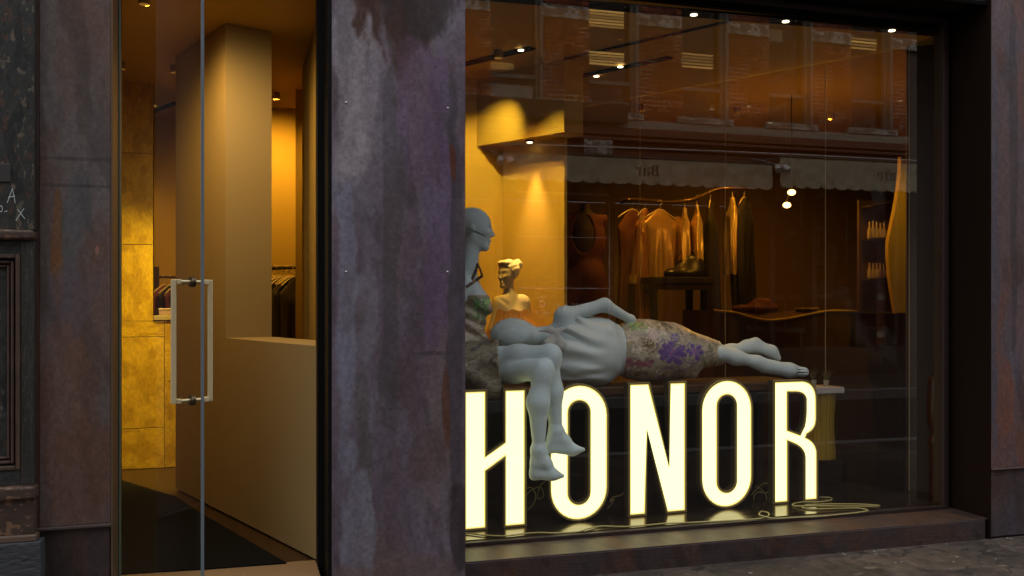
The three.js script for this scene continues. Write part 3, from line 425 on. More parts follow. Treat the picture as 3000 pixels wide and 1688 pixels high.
{
  const a = ceilPt(1150, 164), b = ceilPt(1338, 118), l1 = ceilPt(1310, 121), l2 = ceilPt(1253, 141);
  slotLight('black ceiling slot light near the bulkhead, seen beside the pier top', a, b, [[...l1, [l1[0] + 0.2, 2.3, l1[1] - 0.12], 4.2, 0.55, 0.95, GOLD], [...l2, [PL(1230, 340, B1, U)[0], 2.35, PL(1230, 340, B1, U)[2]], 5, 0.52, 0.95, GOLD]]);
  const c = ceilPt(1395, 203), d = ceilPt(1688, 142), l3 = ceilPt(1500, 187), l4 = ceilPt(1560, 163);
  slotLight('black ceiling slot light right of the bulkhead, two bright lamps', c, d, [[...l3, [l3[0] + 0.5, 0.9, l3[1] + 0.3], 2.2, 0.6], [...l4, [l4[0] + 0.5, 0.9, l4[1] + 0.5], 2.0, 0.6]], 0.06);
  const ls = [[1745, 31], [1976, 48], [2243, 71]].map((p) => ceilPt(...p)), dl = [ls[2][0] - ls[0][0], ls[2][1] - ls[0][1]], e = [ls[0][0] - dl[0] * 1.1, ls[0][1] - dl[1] * 1.1], f = [ls[2][0] + dl[0] * 0.4, ls[2][1] + dl[1] * 0.4];
  slotLight('long black ceiling slot light close behind the window glass', e, f, ls.map((l) => [...l, [l[0] - 0.3, 0.8, l[1] - 0.5], 0.8, 0.5]), 0.11);
  const g = ceilPt(380, 280), h = ceilPt(448, 256);
  slotLight('short black slot light seen through the opening over the tiled wall', g, h, [[(g[0] + h[0]) / 2 - 0.1, (g[1] + h[1]) / 2, [-1.2, 0.8, -4.2], 2.0, 0.8]], 0.06);
  // added lamps, unseen from the street, that brighten walls and clothes
  addedCans('added pair of can lights over the golden tiled wall behind the glass door', [[-0.74, -2.5, [-0.66, 0.3, -3.1], 17, 0.41, 1, GOLD], [-0.4, -2.5, [-0.4, 0.3, -3.1], 14, 0.41, 1, GOLD]]);
  addedCans('added pair of can lights inside the entrance beside the slanting partition', [[-0.14, -0.5, [cutP[0] + 0.12, 1.25, cutP[2]], 6.5, 1.15, 0.7, lin(1, 0.76, 0.38)], [-0.46, -1.0, [-0.03, 1.35, -1.45], 4.5, 1.15, 0.8, lin(1, 0.6, 0.13)]]);
  addedCans('added pair of can lights over the hanging coats behind the partition', [[0.3, -3.15, [0.3, 1.6, -3.8], 5, 1.2, 0.8], [0.75, -2.5, [0.75, 1.4, -3.0], 6, 1.0, 1]]);
  addedCans('three added can lights over the clothes rails at the back of the shop', [[3.2, -2.75, [3.4, 1.2, -3.4], 4, 0.6], [4.0, -2.6, [4.1, 1.3, -3.4], 5.5, 0.5], [4.9, -2.6, [5.2, 1.2, -4.4], 7, 0.9]]);
  addedCans('added pair of can lights over the amber wall by the gold mannequin', [[1.25, -1.75, [1.5, 1.3, -2.3], 1.2, 0.8, 0.9], [1.62, -1.5, [2.0, 1.15, -2.0], 4, 0.6, 1]]);
  // downlight under the bulkhead, over the gold figure
  const q = PL(1332, 352, [W1[0] - 0.866 * 0.07, W1[1] + 0.5 * 0.07], U), t = thing('downlight', 'small downlight under the mustard bulkhead above the gold mannequin', 'ceiling light', [q[0], bulkY, q[2]]);
  part(t, 'ring', cyl([q[0], bulkY, q[2]], [q[0], bulkY - 0.012, q[2]], 0.03, 0.03, 24), M.black); part(t, 'lamp', cyl([q[0], bulkY - 0.012, q[2]], [q[0], bulkY - 0.016, q[2]], 0.02, 0.02, 20), M.lamp);
  spot([q[0], bulkY - 0.022, q[2]], [q[0] - 0.1, 1.0, q[2] + 0.04], WARM, 7, 0.42, 1);
}

// ================================================================ FIGURES: distance fields meshed by surface nets
const V3 = (a) => new THREE.Vector3(...a);
function cap(a, b, ra, rb = ra) {
  const [ax, ay, az] = a, bx = b[0] - ax, by = b[1] - ay, bz = b[2] - az, L = bx * bx + by * by + bz * bz || 1e-9;
  return (x, y, z) => { const px = x - ax, py = y - ay, pz = z - az, h = Math.min(1, Math.max(0, (px * bx + py * by + pz * bz) / L)); return Math.hypot(px - bx * h, py - by * h, pz - bz * h) - ra - (rb - ra) * h; };
}
function ell(c, r, ax = [1, 0, 0], ay = [0, 1, 0]) {       // ellipsoid with its own axes
  const X = V3(ax).normalize(), Y = V3(ay).addScaledVector(X, -V3(ay).dot(X)).normalize(), Z = new THREE.Vector3().crossVectors(X, Y), m = Math.min(...r);
  return (x, y, z) => { const p = x - c[0], q = y - c[1], s = z - c[2], a = (p * X.x + q * X.y + s * X.z) / r[0], b = (p * Y.x + q * Y.y + s * Y.z) / r[1], d = (p * Z.x + q * Z.y + s * Z.z) / r[2], k = Math.hypot(a, b, d), g = Math.hypot(a / r[0], b / r[1], d / r[2]); return k < 1e-6 ? -m : k * (k - 1) / Math.max(g, 1e-6); };
}
const smin = (a, b, k) => { const h = Math.max(k - Math.abs(a - b), 0) / k; return Math.min(a, b) - h * h * k * 0.25; };
const smax = (a, b, k) => -smin(-a, -b, k);
const join = (k, ...f) => (x, y, z) => { let d = f[0](x, y, z); for (let i = 1; i < f.length; i++) d = smin(d, f[i](x, y, z), k); return d; };
const cut = (k, a, b) => (x, y, z) => smax(a(x, y, z), -b(x, y, z), k);
const half = (p, n) => { const N = V3(n).normalize(), c = N.x * p[0] + N.y * p[1] + N.z * p[2]; return (x, y, z) => N.x * x + N.y * y + N.z * z - c; };
const clip = (a, ...hs) => (x, y, z) => { let d = a(x, y, z); for (const h of hs) d = Math.max(d, h(x, y, z)); return d; };
function nets(f, lo, hi, cell, { color, uv } = {}) {
  const n = [0, 1, 2].map((k) => Math.ceil((hi[k] - lo[k]) / cell) + 2), [nx, ny, nz] = n, F = new Float32Array(nx * ny * nz), at = (i, j, k) => (k * ny + j) * nx + i;
  for (let k = 0; k < nz; k++) for (let j = 0; j < ny; j++) for (let i = 0; i < nx; i++) F[at(i, j, k)] = f(lo[0] + i * cell, lo[1] + j * cell, lo[2] + k * cell);
  const id = new Int32Array(nx * ny * nz).fill(-1), pos = [], idx = [];
  for (let k = 0; k < nz - 1; k++) for (let j = 0; j < ny - 1; j++) for (let i = 0; i < nx - 1; i++) {
    let sx = 0, sy = 0, sz = 0, c = 0; const v = [];
    for (let q = 0; q < 8; q++) v.push(F[at(i + (q & 1), j + ((q >> 1) & 1), k + (q >> 2))]);
    const s0 = v[0] < 0; if (v.every((a) => a < 0 === s0)) continue;
    for (let q = 0; q < 8; q++) for (const b of [1, 2, 4]) if (!(q & b)) { const a = v[q], d = v[q | b]; if (a < 0 !== d < 0) { const t = a / (a - d); sx += (q & 1) + (b === 1 ? t : 0); sy += ((q >> 1) & 1) + (b === 2 ? t : 0); sz += (q >> 2) + (b === 4 ? t : 0); c++; } }
    id[at(i, j, k)] = pos.length / 3; pos.push(lo[0] + (i + sx / c) * cell, lo[1] + (j + sy / c) * cell, lo[2] + (k + sz / c) * cell);
  }
  const quad = (a, b, c, d, flip) => { if (a < 0 || b < 0 || c < 0 || d < 0) return; flip ? idx.push(a, c, b, a, d, c) : idx.push(a, b, c, a, c, d); };
  for (let k = 1; k < nz - 1; k++) for (let j = 1; j < ny - 1; j++) for (let i = 1; i < nx - 1; i++) {
    const a = F[at(i, j, k)] < 0;
    if (a !== F[at(i + 1, j, k)] < 0) quad(id[at(i, j - 1, k - 1)], id[at(i, j, k - 1)], id[at(i, j, k)], id[at(i, j - 1, k)], !a);
    if (a !== F[at(i, j + 1, k)] < 0) quad(id[at(i - 1, j, k - 1)], id[at(i - 1, j, k)], id[at(i, j, k)], id[at(i, j, k - 1)], !a);
    if (a !== F[at(i, j, k + 1)] < 0) quad(id[at(i - 1, j - 1, k)], id[at(i, j - 1, k)], id[at(i, j, k)], id[at(i - 1, j, k)], !a);
  }
  const g = new THREE.BufferGeometry(), N = pos.length / 3, nor = new Float32Array(N * 3), uvs = new Float32Array(N * 2), e = cell * 0.35;
  for (let p = 0; p < N; p++) {
    const x = pos[p * 3], y = pos[p * 3 + 1], z = pos[p * 3 + 2], q = new THREE.Vector3(f(x + e, y, z) - f(x - e, y, z), f(x, y + e, z) - f(x, y - e, z), f(x, y, z + e) - f(x, y, z - e)).normalize();
    nor.set([q.x, q.y, q.z], p * 3); uvs.set(uv ? uv(x, y, z) : [x + z * 0.6, y + z * 0.3], p * 2);
  }
  g.setAttribute('position', new THREE.BufferAttribute(new Float32Array(pos), 3)); g.setAttribute('normal', new THREE.BufferAttribute(nor, 3)); g.setAttribute('uv', new THREE.BufferAttribute(uvs, 2)); g.setIndex(idx);
  if (color) { const C = new Float32Array(N * 3); for (let p = 0; p < N; p++) C.set(color(pos[p * 3], pos[p * 3 + 1], pos[p * 3 + 2]), p * 3); g.setAttribute('color', new THREE.BufferAttribute(C, 3)); }
  return g;
}
// a head in its own frame: x towards the face, y to the crown, z to its right; 1 = chin to crown
function headField({ ear = true, seam = false } = {}) {
  const S = (f) => (x, y, z) => f(x, y, Math.abs(z));      // the two sides mirror each other
  let h = join(0.16, ell([-0.06, 0.14, 0], [0.40, 0.355, 0.30]), ell([0.11, -0.1, 0], [0.245, 0.34, 0.225]));
  h = join(0.09, h, S(cap([-0.03, -0.2, 0.165], [0.22, -0.4, 0.05], 0.06, 0.06)), cap([0.255, -0.405, -0.02], [0.255, -0.405, 0.02], 0.075), S(ell([0.215, -0.07, 0.145], [0.1, 0.07, 0.075])));
  h = join(0.05, h, S(cap([0.325, 0.095, 0.03], [0.27, 0.105, 0.165], 0.03, 0.028)));
  h = cut(0.06, h, S(ell([0.385, 0.02, 0.115], [0.085, 0.05, 0.075])));
  h = join(0.012, h, S(ell([0.272, 0.012, 0.112], [0.055, 0.036, 0.055]))); h = join(0.015, h, S(cap([0.322, 0.045, 0.07], [0.285, 0.045, 0.165], 0.012, 0.01)));
  h = join(0.045, h, cap([0.335, 0.06, 0], [0.432, -0.125, 0], 0.02, 0.034)); h = join(0.025, h, S(ell([0.385, -0.135, 0.036], [0.045, 0.026, 0.026])));
  h = join(0.03, h, cap([0.335, -0.235, -0.04], [0.335, -0.235, 0.04], 0.028), S(cap([0.352, -0.238, 0.0], [0.325, -0.25, 0.06], 0.02, 0.01)), cap([0.332, -0.287, -0.035], [0.332, -0.287, 0.035], 0.03));
  h = cut(0.012, h, S(cap([0.375, -0.262, 0], [0.325, -0.262, 0.075], 0.009, 0.006)));
  if (ear) { h = join(0.03, h, S(ell([-0.07, -0.02, 0.292], [0.062, 0.105, 0.03], [1, 0.15, 0.25]))); h = cut(0.015, h, S(ell([-0.062, -0.01, 0.325], [0.034, 0.07, 0.02]))); }
  if (seam) h = cut(0.008, h, S(cap([-0.2, -0.03, 0.315], [0.2, -0.165, 0.205], 0.055, 0.008)));
  return h;
}
function placedHead(c, fwd, up, s, o) {
  const Y = V3(up).normalize(), X = V3(fwd).addScaledVector(Y, -V3(fwd).dot(Y)).normalize(), Z = new THREE.Vector3().crossVectors(X, Y), h = headField(o);
  return (x, y, z) => { const p = (x - c[0]) / s, q = (y - c[1]) / s, r = (z - c[2]) / s; if (p * p + q * q + r * r > 0.7) return (Math.sqrt(p * p + q * q + r * r) - 0.6) * s; return s * h(p * X.x + q * X.y + r * X.z, p * Y.x + q * Y.y + r * Y.z, p * Z.x + q * Z.y + r * Z.z); };
}
const off = (p, d) => [p[0] + d[0], p[1] + d[1], p[2] + d[2]], mid = (a, b, t = 0.5) => [0, 1, 2].map((k) => a[k] + (b[k] - a[k]) * t);
function handField(w, dir, nrm, s = 1) {    // five fingers from wrist w, pointing along dir, back of the hand towards nrm
  const D = V3(dir).normalize(), Nn = V3(nrm).addScaledVector(D, -V3(nrm).dot(D)).normalize(), S = new THREE.Vector3().crossVectors(D, Nn), q = (a, b, c) => [0, 1, 2].map((k) => w[k] + s * (D.getComponent(k) * a + S.getComponent(k) * b + Nn.getComponent(k) * c));
  const f = [join(0.02 * s, cap(w, q(0.05, 0, 0), 0.024 * s, 0.026 * s), cap(q(0.06, -0.022, 0), q(0.085, -0.03, 0), 0.016 * s, 0.012 * s), cap(q(0.06, 0.022, 0), q(0.085, 0.03, 0), 0.016 * s, 0.012 * s))];
  [[-0.03, 0.062], [-0.01, 0.075], [0.01, 0.07], [0.03, 0.054]].forEach(([b, l]) => f.push(join(0.006 * s, cap(q(0.085, b, 0), q(0.085 + l * 0.5, b * 1.1, 0.004), 0.0088 * s, 0.008 * s), cap(q(0.085 + l * 0.5, b * 1.1, 0.004), q(0.085 + l, b * 1.1, -0.008), 0.008 * s, 0.0065 * s))));
  f.push(join(0.01 * s, cap(q(0.025, -0.025, 0), q(0.06, -0.055, -0.008), 0.012 * s, 0.01 * s), cap(q(0.06, -0.055, -0.008), q(0.09, -0.062, -0.014), 0.01 * s, 0.008 * s)));
  return join(0.008 * s, ...f);
}
const clothGrey = (c) => mat(c, 0.85, { bumpMap: fabricBump, bumpScale: 0.0012 });
const skinGrey = clothGrey([0.55, 0.655, 0.69]), skinGold = mat([0.66, 0.52, 0.3], 0.4);

// printed floral cloth; one square metre
const floral = canvasTex(1024, 1024, (g, W, H) => {
  const r = rng(77), S = 1024; g.fillStyle = '#8f8574'; g.fillRect(0, 0, W, H);
  const blot = (x, y, s, col, n = 9, al = 0.5) => { g.fillStyle = col; for (let i = 0; i < n; i++) { g.globalAlpha = al * (0.4 + r() * 0.6); g.beginPath(); g.ellipse(x + (r() - 0.5) * s * 2, y + (r() - 0.5) * s * 1.6, s * (0.15 + r() * 0.5), s * (0.08 + r() * 0.3), r() * 3, 0, 7); g.fill(); } g.globalAlpha = 1; };
  for (let i = 0; i < 420; i++) blot(r() * W, r() * H, 14 + r() * 50, ['#b3a48c', '#6e665a', '#a08f7a', '#4e4a42', '#bba9a0', '#948a6a', '#5d5f4c', '#c2b6a2'][Math.floor(r() * 8)], 5, 0.42);
  const stroke = (col, w, ...p) => { g.strokeStyle = col; g.lineWidth = w; g.lineCap = 'round'; g.beginPath(); g.moveTo(p[0], p[1]); for (let i = 2; i + 3 < p.length + 1; i += 4) g.quadraticCurveTo(p[i], p[i + 1], p[i + 2], p[i + 3]); g.stroke(); };
  for (let i = 0; i < 240; i++) { const x = r() * W, y = r() * H, a = r() * 6.3, l = 14 + r() * 44; g.globalAlpha = 0.5; stroke(['#37362e', '#c8bda6', '#57523f', '#2b2f26', '#d6cebf', '#6a6a3c'][Math.floor(r() * 6)], 1.5 + r() * 3.5, x, y, x + Math.cos(a) * l * 0.6 + 8, y + Math.sin(a) * l * 0.5, x + Math.cos(a) * l, y + Math.sin(a) * l); } g.globalAlpha = 1;
  function bloom(x, y, s, edge, core, petals, twist = 0) {       // loose, watercolour-like petals
    for (let k = 0; k < petals; k++) {
      const a = k / petals * 6.283 + twist + (r() - 0.5) * 0.5, L = s * (0.75 + r() * 0.5), w = s * (0.3 + r() * 0.2);
      for (let m = 0; m < 5; m++) { g.globalAlpha = 0.34; g.fillStyle = m % 3 === 2 ? core : edge; g.beginPath(); g.moveTo(x, y); const b = a - 0.5 + (r() - 0.5) * 0.3, c = a + 0.5 + (r() - 0.5) * 0.3; g.bezierCurveTo(x + Math.cos(b) * w * 1.6, y + Math.sin(b) * w * 1.4, x + Math.cos(a - 0.25) * L, y + Math.sin(a - 0.25) * L * 0.9, x + Math.cos(a + (r() - 0.5) * 0.3) * L, y + Math.sin(a) * L * 0.9); g.bezierCurveTo(x + Math.cos(a + 0.3) * L, y + Math.sin(a + 0.3) * L * 0.9, x + Math.cos(c) * w * 1.6, y + Math.sin(c) * w * 1.4, x, y); g.fill(); }
      g.globalAlpha = 0.5; for (let m = 0; m < 4; m++) { const d = a + (r() - 0.5) * 0.7, l = L * (0.4 + r() * 0.45); stroke(m % 2 ? '#cfc0d4' : edge, 1.5 + r() * 2, x + Math.cos(d) * s * 0.1, y + Math.sin(d) * s * 0.1, x + Math.cos(d + 0.1) * l * 0.6, y + Math.sin(d + 0.1) * l * 0.55, x + Math.cos(d) * l, y + Math.sin(d) * l * 0.9); }
      g.globalAlpha = 0.8; const e = a + 0.3; stroke(edge, 3 + r() * 5, x + Math.cos(e) * L * 0.7, y + Math.sin(e) * L * 0.6, x + Math.cos(e + 0.3) * L * 1.15, y + Math.sin(e + 0.3) * L, x + Math.cos(e + 0.7) * L * 0.9, y + Math.sin(e + 0.7) * L * 0.9);
    }
    g.globalAlpha = 0.7; blot(x, y, s * 0.3, '#9a4488', 6, 0.5); g.globalAlpha = 1;
  }
  for (let i = 0; i < 330; i++) blot(r() * W, r() * 470, 9 + r() * 34, ['#d9ccb4', '#3a352b', '#c9b2a6', '#6b6047', '#e4dac6', '#2d2c24', '#a88f86', '#8c8458'][Math.floor(r() * 8)], 4, 0.6);
  for (let i = 0; i < 260; i++) { const x = r() * W, y = r() * 470, a = r() * 6.3, l = 14 + r() * 40; g.globalAlpha = 0.65; stroke(['#efe6d4', '#2a281f', '#54503a', '#d8c9b0'][i % 4], 1.2 + r() * 3, x, y, x + Math.cos(a + 0.5) * l * 0.6, y + Math.sin(a + 0.5) * l * 0.6, x + Math.cos(a) * l, y + Math.sin(a) * l); } g.globalAlpha = 1;
  const q = (u, v) => [(u - 1560) / 262 * 690, (v - 798) / 165 * 430];   // the lying figure's skirt fills the upper left of the cloth
  for (const [u, v, s] of [[1700, 935, 46], [1620, 930, 44], [1585, 935, 40], [1668, 812, 34], [1720, 835, 30], [1775, 860, 26], [1640, 870, 26], [1605, 905, 24]]) blot(...q(u, v), s, ['#4a4436', '#5d5648', '#3c3c30'][u % 3], 9, 0.6);
  bloom(...q(1678, 888), 92, '#24106e', '#7a3a94', 8, 0.2); bloom(...q(1742, 884), 66, '#2a127c', '#6e3290', 6, 2.4); bloom(...q(1690, 848), 34, '#281478', '#4e36a0', 4, 1);
  for (const [a, b, c, d, e, f] of [[1660, 930, 1690, 915, 1700, 945], [1700, 935, 1725, 930, 1735, 920], [1655, 935, 1650, 955, 1680, 955], [1640, 880, 1655, 850, 1675, 855], [1710, 905, 1740, 925, 1760, 905]]) { g.globalAlpha = 0.9; stroke('#4a3590', 6, ...q(a, b), ...q(c, d), ...q(e, f)); } g.globalAlpha = 1;
  for (let i = 0; i < 26; i++) { const [x, y] = q(1570 + r() * 66, 903 + r() * 14); g.globalAlpha = 0.7; g.fillStyle = ['#7d3350', '#5f2340', '#97566a'][i % 3]; g.beginPath(); g.ellipse(x, y, 12 + r() * 12, 10 + r() * 6, r() * 3, 0, 7); g.fill(); }
  for (let i = 0; i < 46; i++) { const [x, y] = q(1588 + r() * 40, 812 + r() * 16), a = r() * 6; g.globalAlpha = 0.75; stroke(['#3f9a3a', '#2d6a34', '#7ccf6a', '#2b4a2c'][i % 4], 3 + r() * 4, x, y, x + Math.cos(a) * 12, y + Math.sin(a) * 8, x + Math.cos(a) * 24, y + Math.sin(a) * 12); }
  for (const [u, v, s, c] of [[1586, 848, 40, '#cdbda6'], [1600, 875, 34, '#d3c3b0'], [1648, 845, 46, '#b79c98'], [1585, 860, 14, '#8a7a3a'], [1610, 882, 12, '#6a5a20'], [1790, 880, 30, '#3e4a2c'], [1780, 920, 26, '#4c6a34'], [1720, 935, 34, '#c0b2b6'], [1680, 815, 30, '#2c3036']]) blot(...q(u, v), s, c, 12, 0.8);
  for (let i = 0; i < 18; i++) { const [x, y] = q(1615 + r() * 22, 845 + r() * 45), a = r() * 6; stroke('#4a3416', 3 + r() * 5, x, y, x + 8, y + 10, x + Math.cos(a) * 26, y + Math.sin(a) * 22); }
  // darker foliage for the sitting figure's dress fills the lower half
  for (let i = 0; i < 380; i++) blot(r() * W, 480 + r() * 540, 10 + r() * 34, ['#3a3a36', '#24241f', '#57544d', '#2c3a26', '#8e8a80', '#1c1e1a', '#a9a599', '#4b3f5e', '#6b6358'][Math.floor(r() * 9)], 6, 0.55);
  for (let i = 0; i < 420; i++) { const x = r() * W, y = 480 + r() * 540, a = 1.2 + r() * 1.6, l = 20 + r() * 70; g.globalAlpha = 0.55; stroke(['#b8b6ae', '#31462b', '#20201c', '#4a7a3a', '#d5d3cb', '#57476e', '#5d5a50'][Math.floor(r() * 7)], 1.5 + r() * 4, x, y, x + 14, y + l * 0.5, x + Math.cos(a) * l, y + Math.sin(a) * l); } g.globalAlpha = 1;
  g.globalCompositeOperation = 'screen'; g.fillStyle = '#332e26'; g.fillRect(0, 0, W, H); g.globalCompositeOperation = 'source-over';
  for (const [x, y] of [[260, 960], [610, 930], [860, 700]]) { bloom(x, y, 60, '#7a3f2a', '#b07050', 7, 0.3); }
});
// ---------------------------------------------------------------- sitting mannequin
{
  const hc = P(1194, 577, -0.86), s = 0.252, fw = [0.973, 0, 0.231];
  const head = placedHead(hc, fw, [0.02, 1, 0], s, { seam: true });
  const neckT = P(1185, 612, -0.86), neckB = P(1172, 690, -0.87), chest = P(1166, 762, -0.88), belly = P(1172, 850, -0.86), hip = P(1172, 912, -0.84);
  const shN = P(1164, 722, -0.72), shF = P(1168, 716, -1.03), fdir = [0.8, 0, 0.6];
  const k1 = P(1383, 892, -0.43), hip1 = P(1195, 912, -0.74), a1 = P(1398, 1082, -0.425), k2 = P(1362, 930, -0.375), hip2 = P(1200, 935, -0.8), a2 = P(1355, 1122, -0.372);
  const leg1 = join(0.04, cap(hip1, mid(hip1, k1, 0.6), 0.086, 0.068), cap(mid(hip1, k1, 0.6), k1, 0.068, 0.05), ell(off(k1, [0.008, -0.006, 0]), [0.052, 0.056, 0.05]), cap(off(k1, [0.006, -0.05, -0.005]), P(1389, 985, -0.43), 0.046, 0.052), cap(P(1389, 985, -0.43), a1, 0.052, 0.032));
  const wedge = (h, b, t, an) => join(0.03, cap(an, h, 0.038, 0.018), cap(an, b, 0.036, 0.024), cap(h, b, 0.016, 0.017), cap(b, t, 0.023, 0.012), cap(mid(an, h, 0.5), mid(an, b, 0.55), 0.027, 0.024), cap(mid(an, h, 0.85), mid(h, b, 0.6), 0.02, 0.02));
  const f1 = wedge(P(1382, 1129, -0.43), P(1440, 1132, -0.40), P(1466, 1131, -0.385), P(1398, 1084, -0.425)), f2 = wedge(P(1343, 1197, -0.385), P(1390, 1194, -0.352), P(1414, 1197, -0.34), P(1354, 1132, -0.372));
  const leg2 = join(0.04, cap(hip2, mid(hip2, k2, 0.6), 0.082, 0.066), cap(mid(hip2, k2, 0.6), k2, 0.066, 0.05), ell(off(k2, [0.012, -0.006, 0.0]), [0.052, 0.056, 0.05]), cap(off(k2, [0, -0.06, 0]), P(1353, 1012, -0.372), 0.05, 0.054), cap(P(1353, 1012, -0.372), a2, 0.054, 0.032));
  const torso = join(0.07, ell(chest, [0.115, 0.15, 0.175], fdir, [0, 1, 0]), ell(off(chest, [0.055, -0.01, 0.08]), [0.07, 0.08, 0.07]), ell(belly, [0.095, 0.14, 0.125], fdir, [0, 1, 0]), ell(hip, [0.125, 0.115, 0.165], fdir, [0, 1, 0]), cap(shN, shF, 0.055));
  const arm = (sh, el, wr) => join(0.03, cap(sh, el, 0.05, 0.037), cap(el, wr, 0.037, 0.025));
  const eN = P(1100, 830, -0.62), wN = P(1090, 925, -0.66), eF = off(shF, [-0.16, -0.22, -0.03]), wF = off(shF, [-0.12, -0.44, 0]);
  const body = join(0.022, join(0.035, torso, cap(neckT, neckB, 0.05, 0.062), arm(shN, eN, wN), arm(shF, eF, wF)), join(0.012, leg1, leg2, f1, f2), handField(wN, [0.3, -0.5, 0.4], [0.2, 0.8, 0.2]), handField(wF, [0.3, -0.6, 0.1], [0.2, 0.8, 0.2]));
  const whole = join(0.03, body, head);
  const t = thing('mannequin', 'bald grey mannequin sitting with crossed legs at the left, in a dark floral dress', 'mannequin', [hip[0], DECK, hip[2]]);
  const bx = (a, b) => [a, b], lowerLo = [hip[0] - 0.55, P(1340, 1215, -0.37)[1] - 0.02, -1.18], hi = [P(1475, 900, -0.38)[0] + 0.03, hc[1] + 0.16, -0.287];
  part(t, 'body', nets(whole, lowerLo, hi, 0.0065), skinGrey);
  // strapless dress: the body a little thicker, with folds, cut at bust line and hem
  const top = P(1185, 742, -0.75)[1], hem = PL(1250, 900, [P(1250, 900, -0.68)[0], -0.68], [0.5, -0.87]);
  const folds = (x, y, z) => 0.006 * Math.sin((y + 0.5 * x) * 70 + 6 * vn(x * 6, y * 6, 9)) * sm(0.95, 1.2, y) * (1 - sm(1.28, 1.36, y)) + 0.005 * Math.sin(y * 40 + 30 * x);
  const thighs = join(0.1, torso, cap(hip1, k1, 0.092, 0.07), cap(hip2, k2, 0.09, 0.07), cap(P(1180, 930, -0.72), P(1236, 975, -0.60), 0.085, 0.05));
  const dress = clip((x, y, z) => thighs(x, y, z) - 0.012 + folds(x, y, z), half([0, top, 0], [0, 1, 0]), half(P(1253, 880, -0.62), [0.93, 0.12, 0.32]));
  const dl = [hip[0] - 0.3, 0.72, -1.14], dh = [P(1262, 900, -0.5)[0] + 0.05, top + 0.02, -0.42];
  const dressMat = mat([0.95, 0.95, 0.95], 0.6, { map: floral, bumpMap: fabricBump, bumpScale: 0.001 });
  part(t, 'dress', nets(dress, dl, dh, 0.0065, { uv: (x, y, z) => [0.66 - (y - 0.72) * 0.92, 0.6 + (x - dl[0]) * 0.55 + (z - dl[2]) * 0.35] }), dressMat);
  // crossed leather straps over the chest
  const chestSkin = (u, v) => { for (let z = -0.55; z > -0.95; z -= 0.002) { const p = P(u, v, z); if (body(...p) < 0.001) return p; } return P(u, v, -0.78); };
  const strap = (pts, w) => { const c = new THREE.CatmullRomCurve3(pts.map(([u, v]) => V3(chestSkin(u, v)))); return new THREE.TubeGeometry(c, 40, w, 6); };
  const leather = mat([0.09, 0.055, 0.035], 0.5);
  part(t, 'strap', strap([[1172, 722], [1184, 714], [1197, 705], [1210, 696]], 0.0085), leather); part(t, 'strap', strap([[1180, 716], [1189, 698], [1196, 680], [1200, 664]], 0.01), leather); part(t, 'strap', strap([[1201, 664], [1207, 676], [1211, 688], [1213, 698]], 0.0065), leather);
}
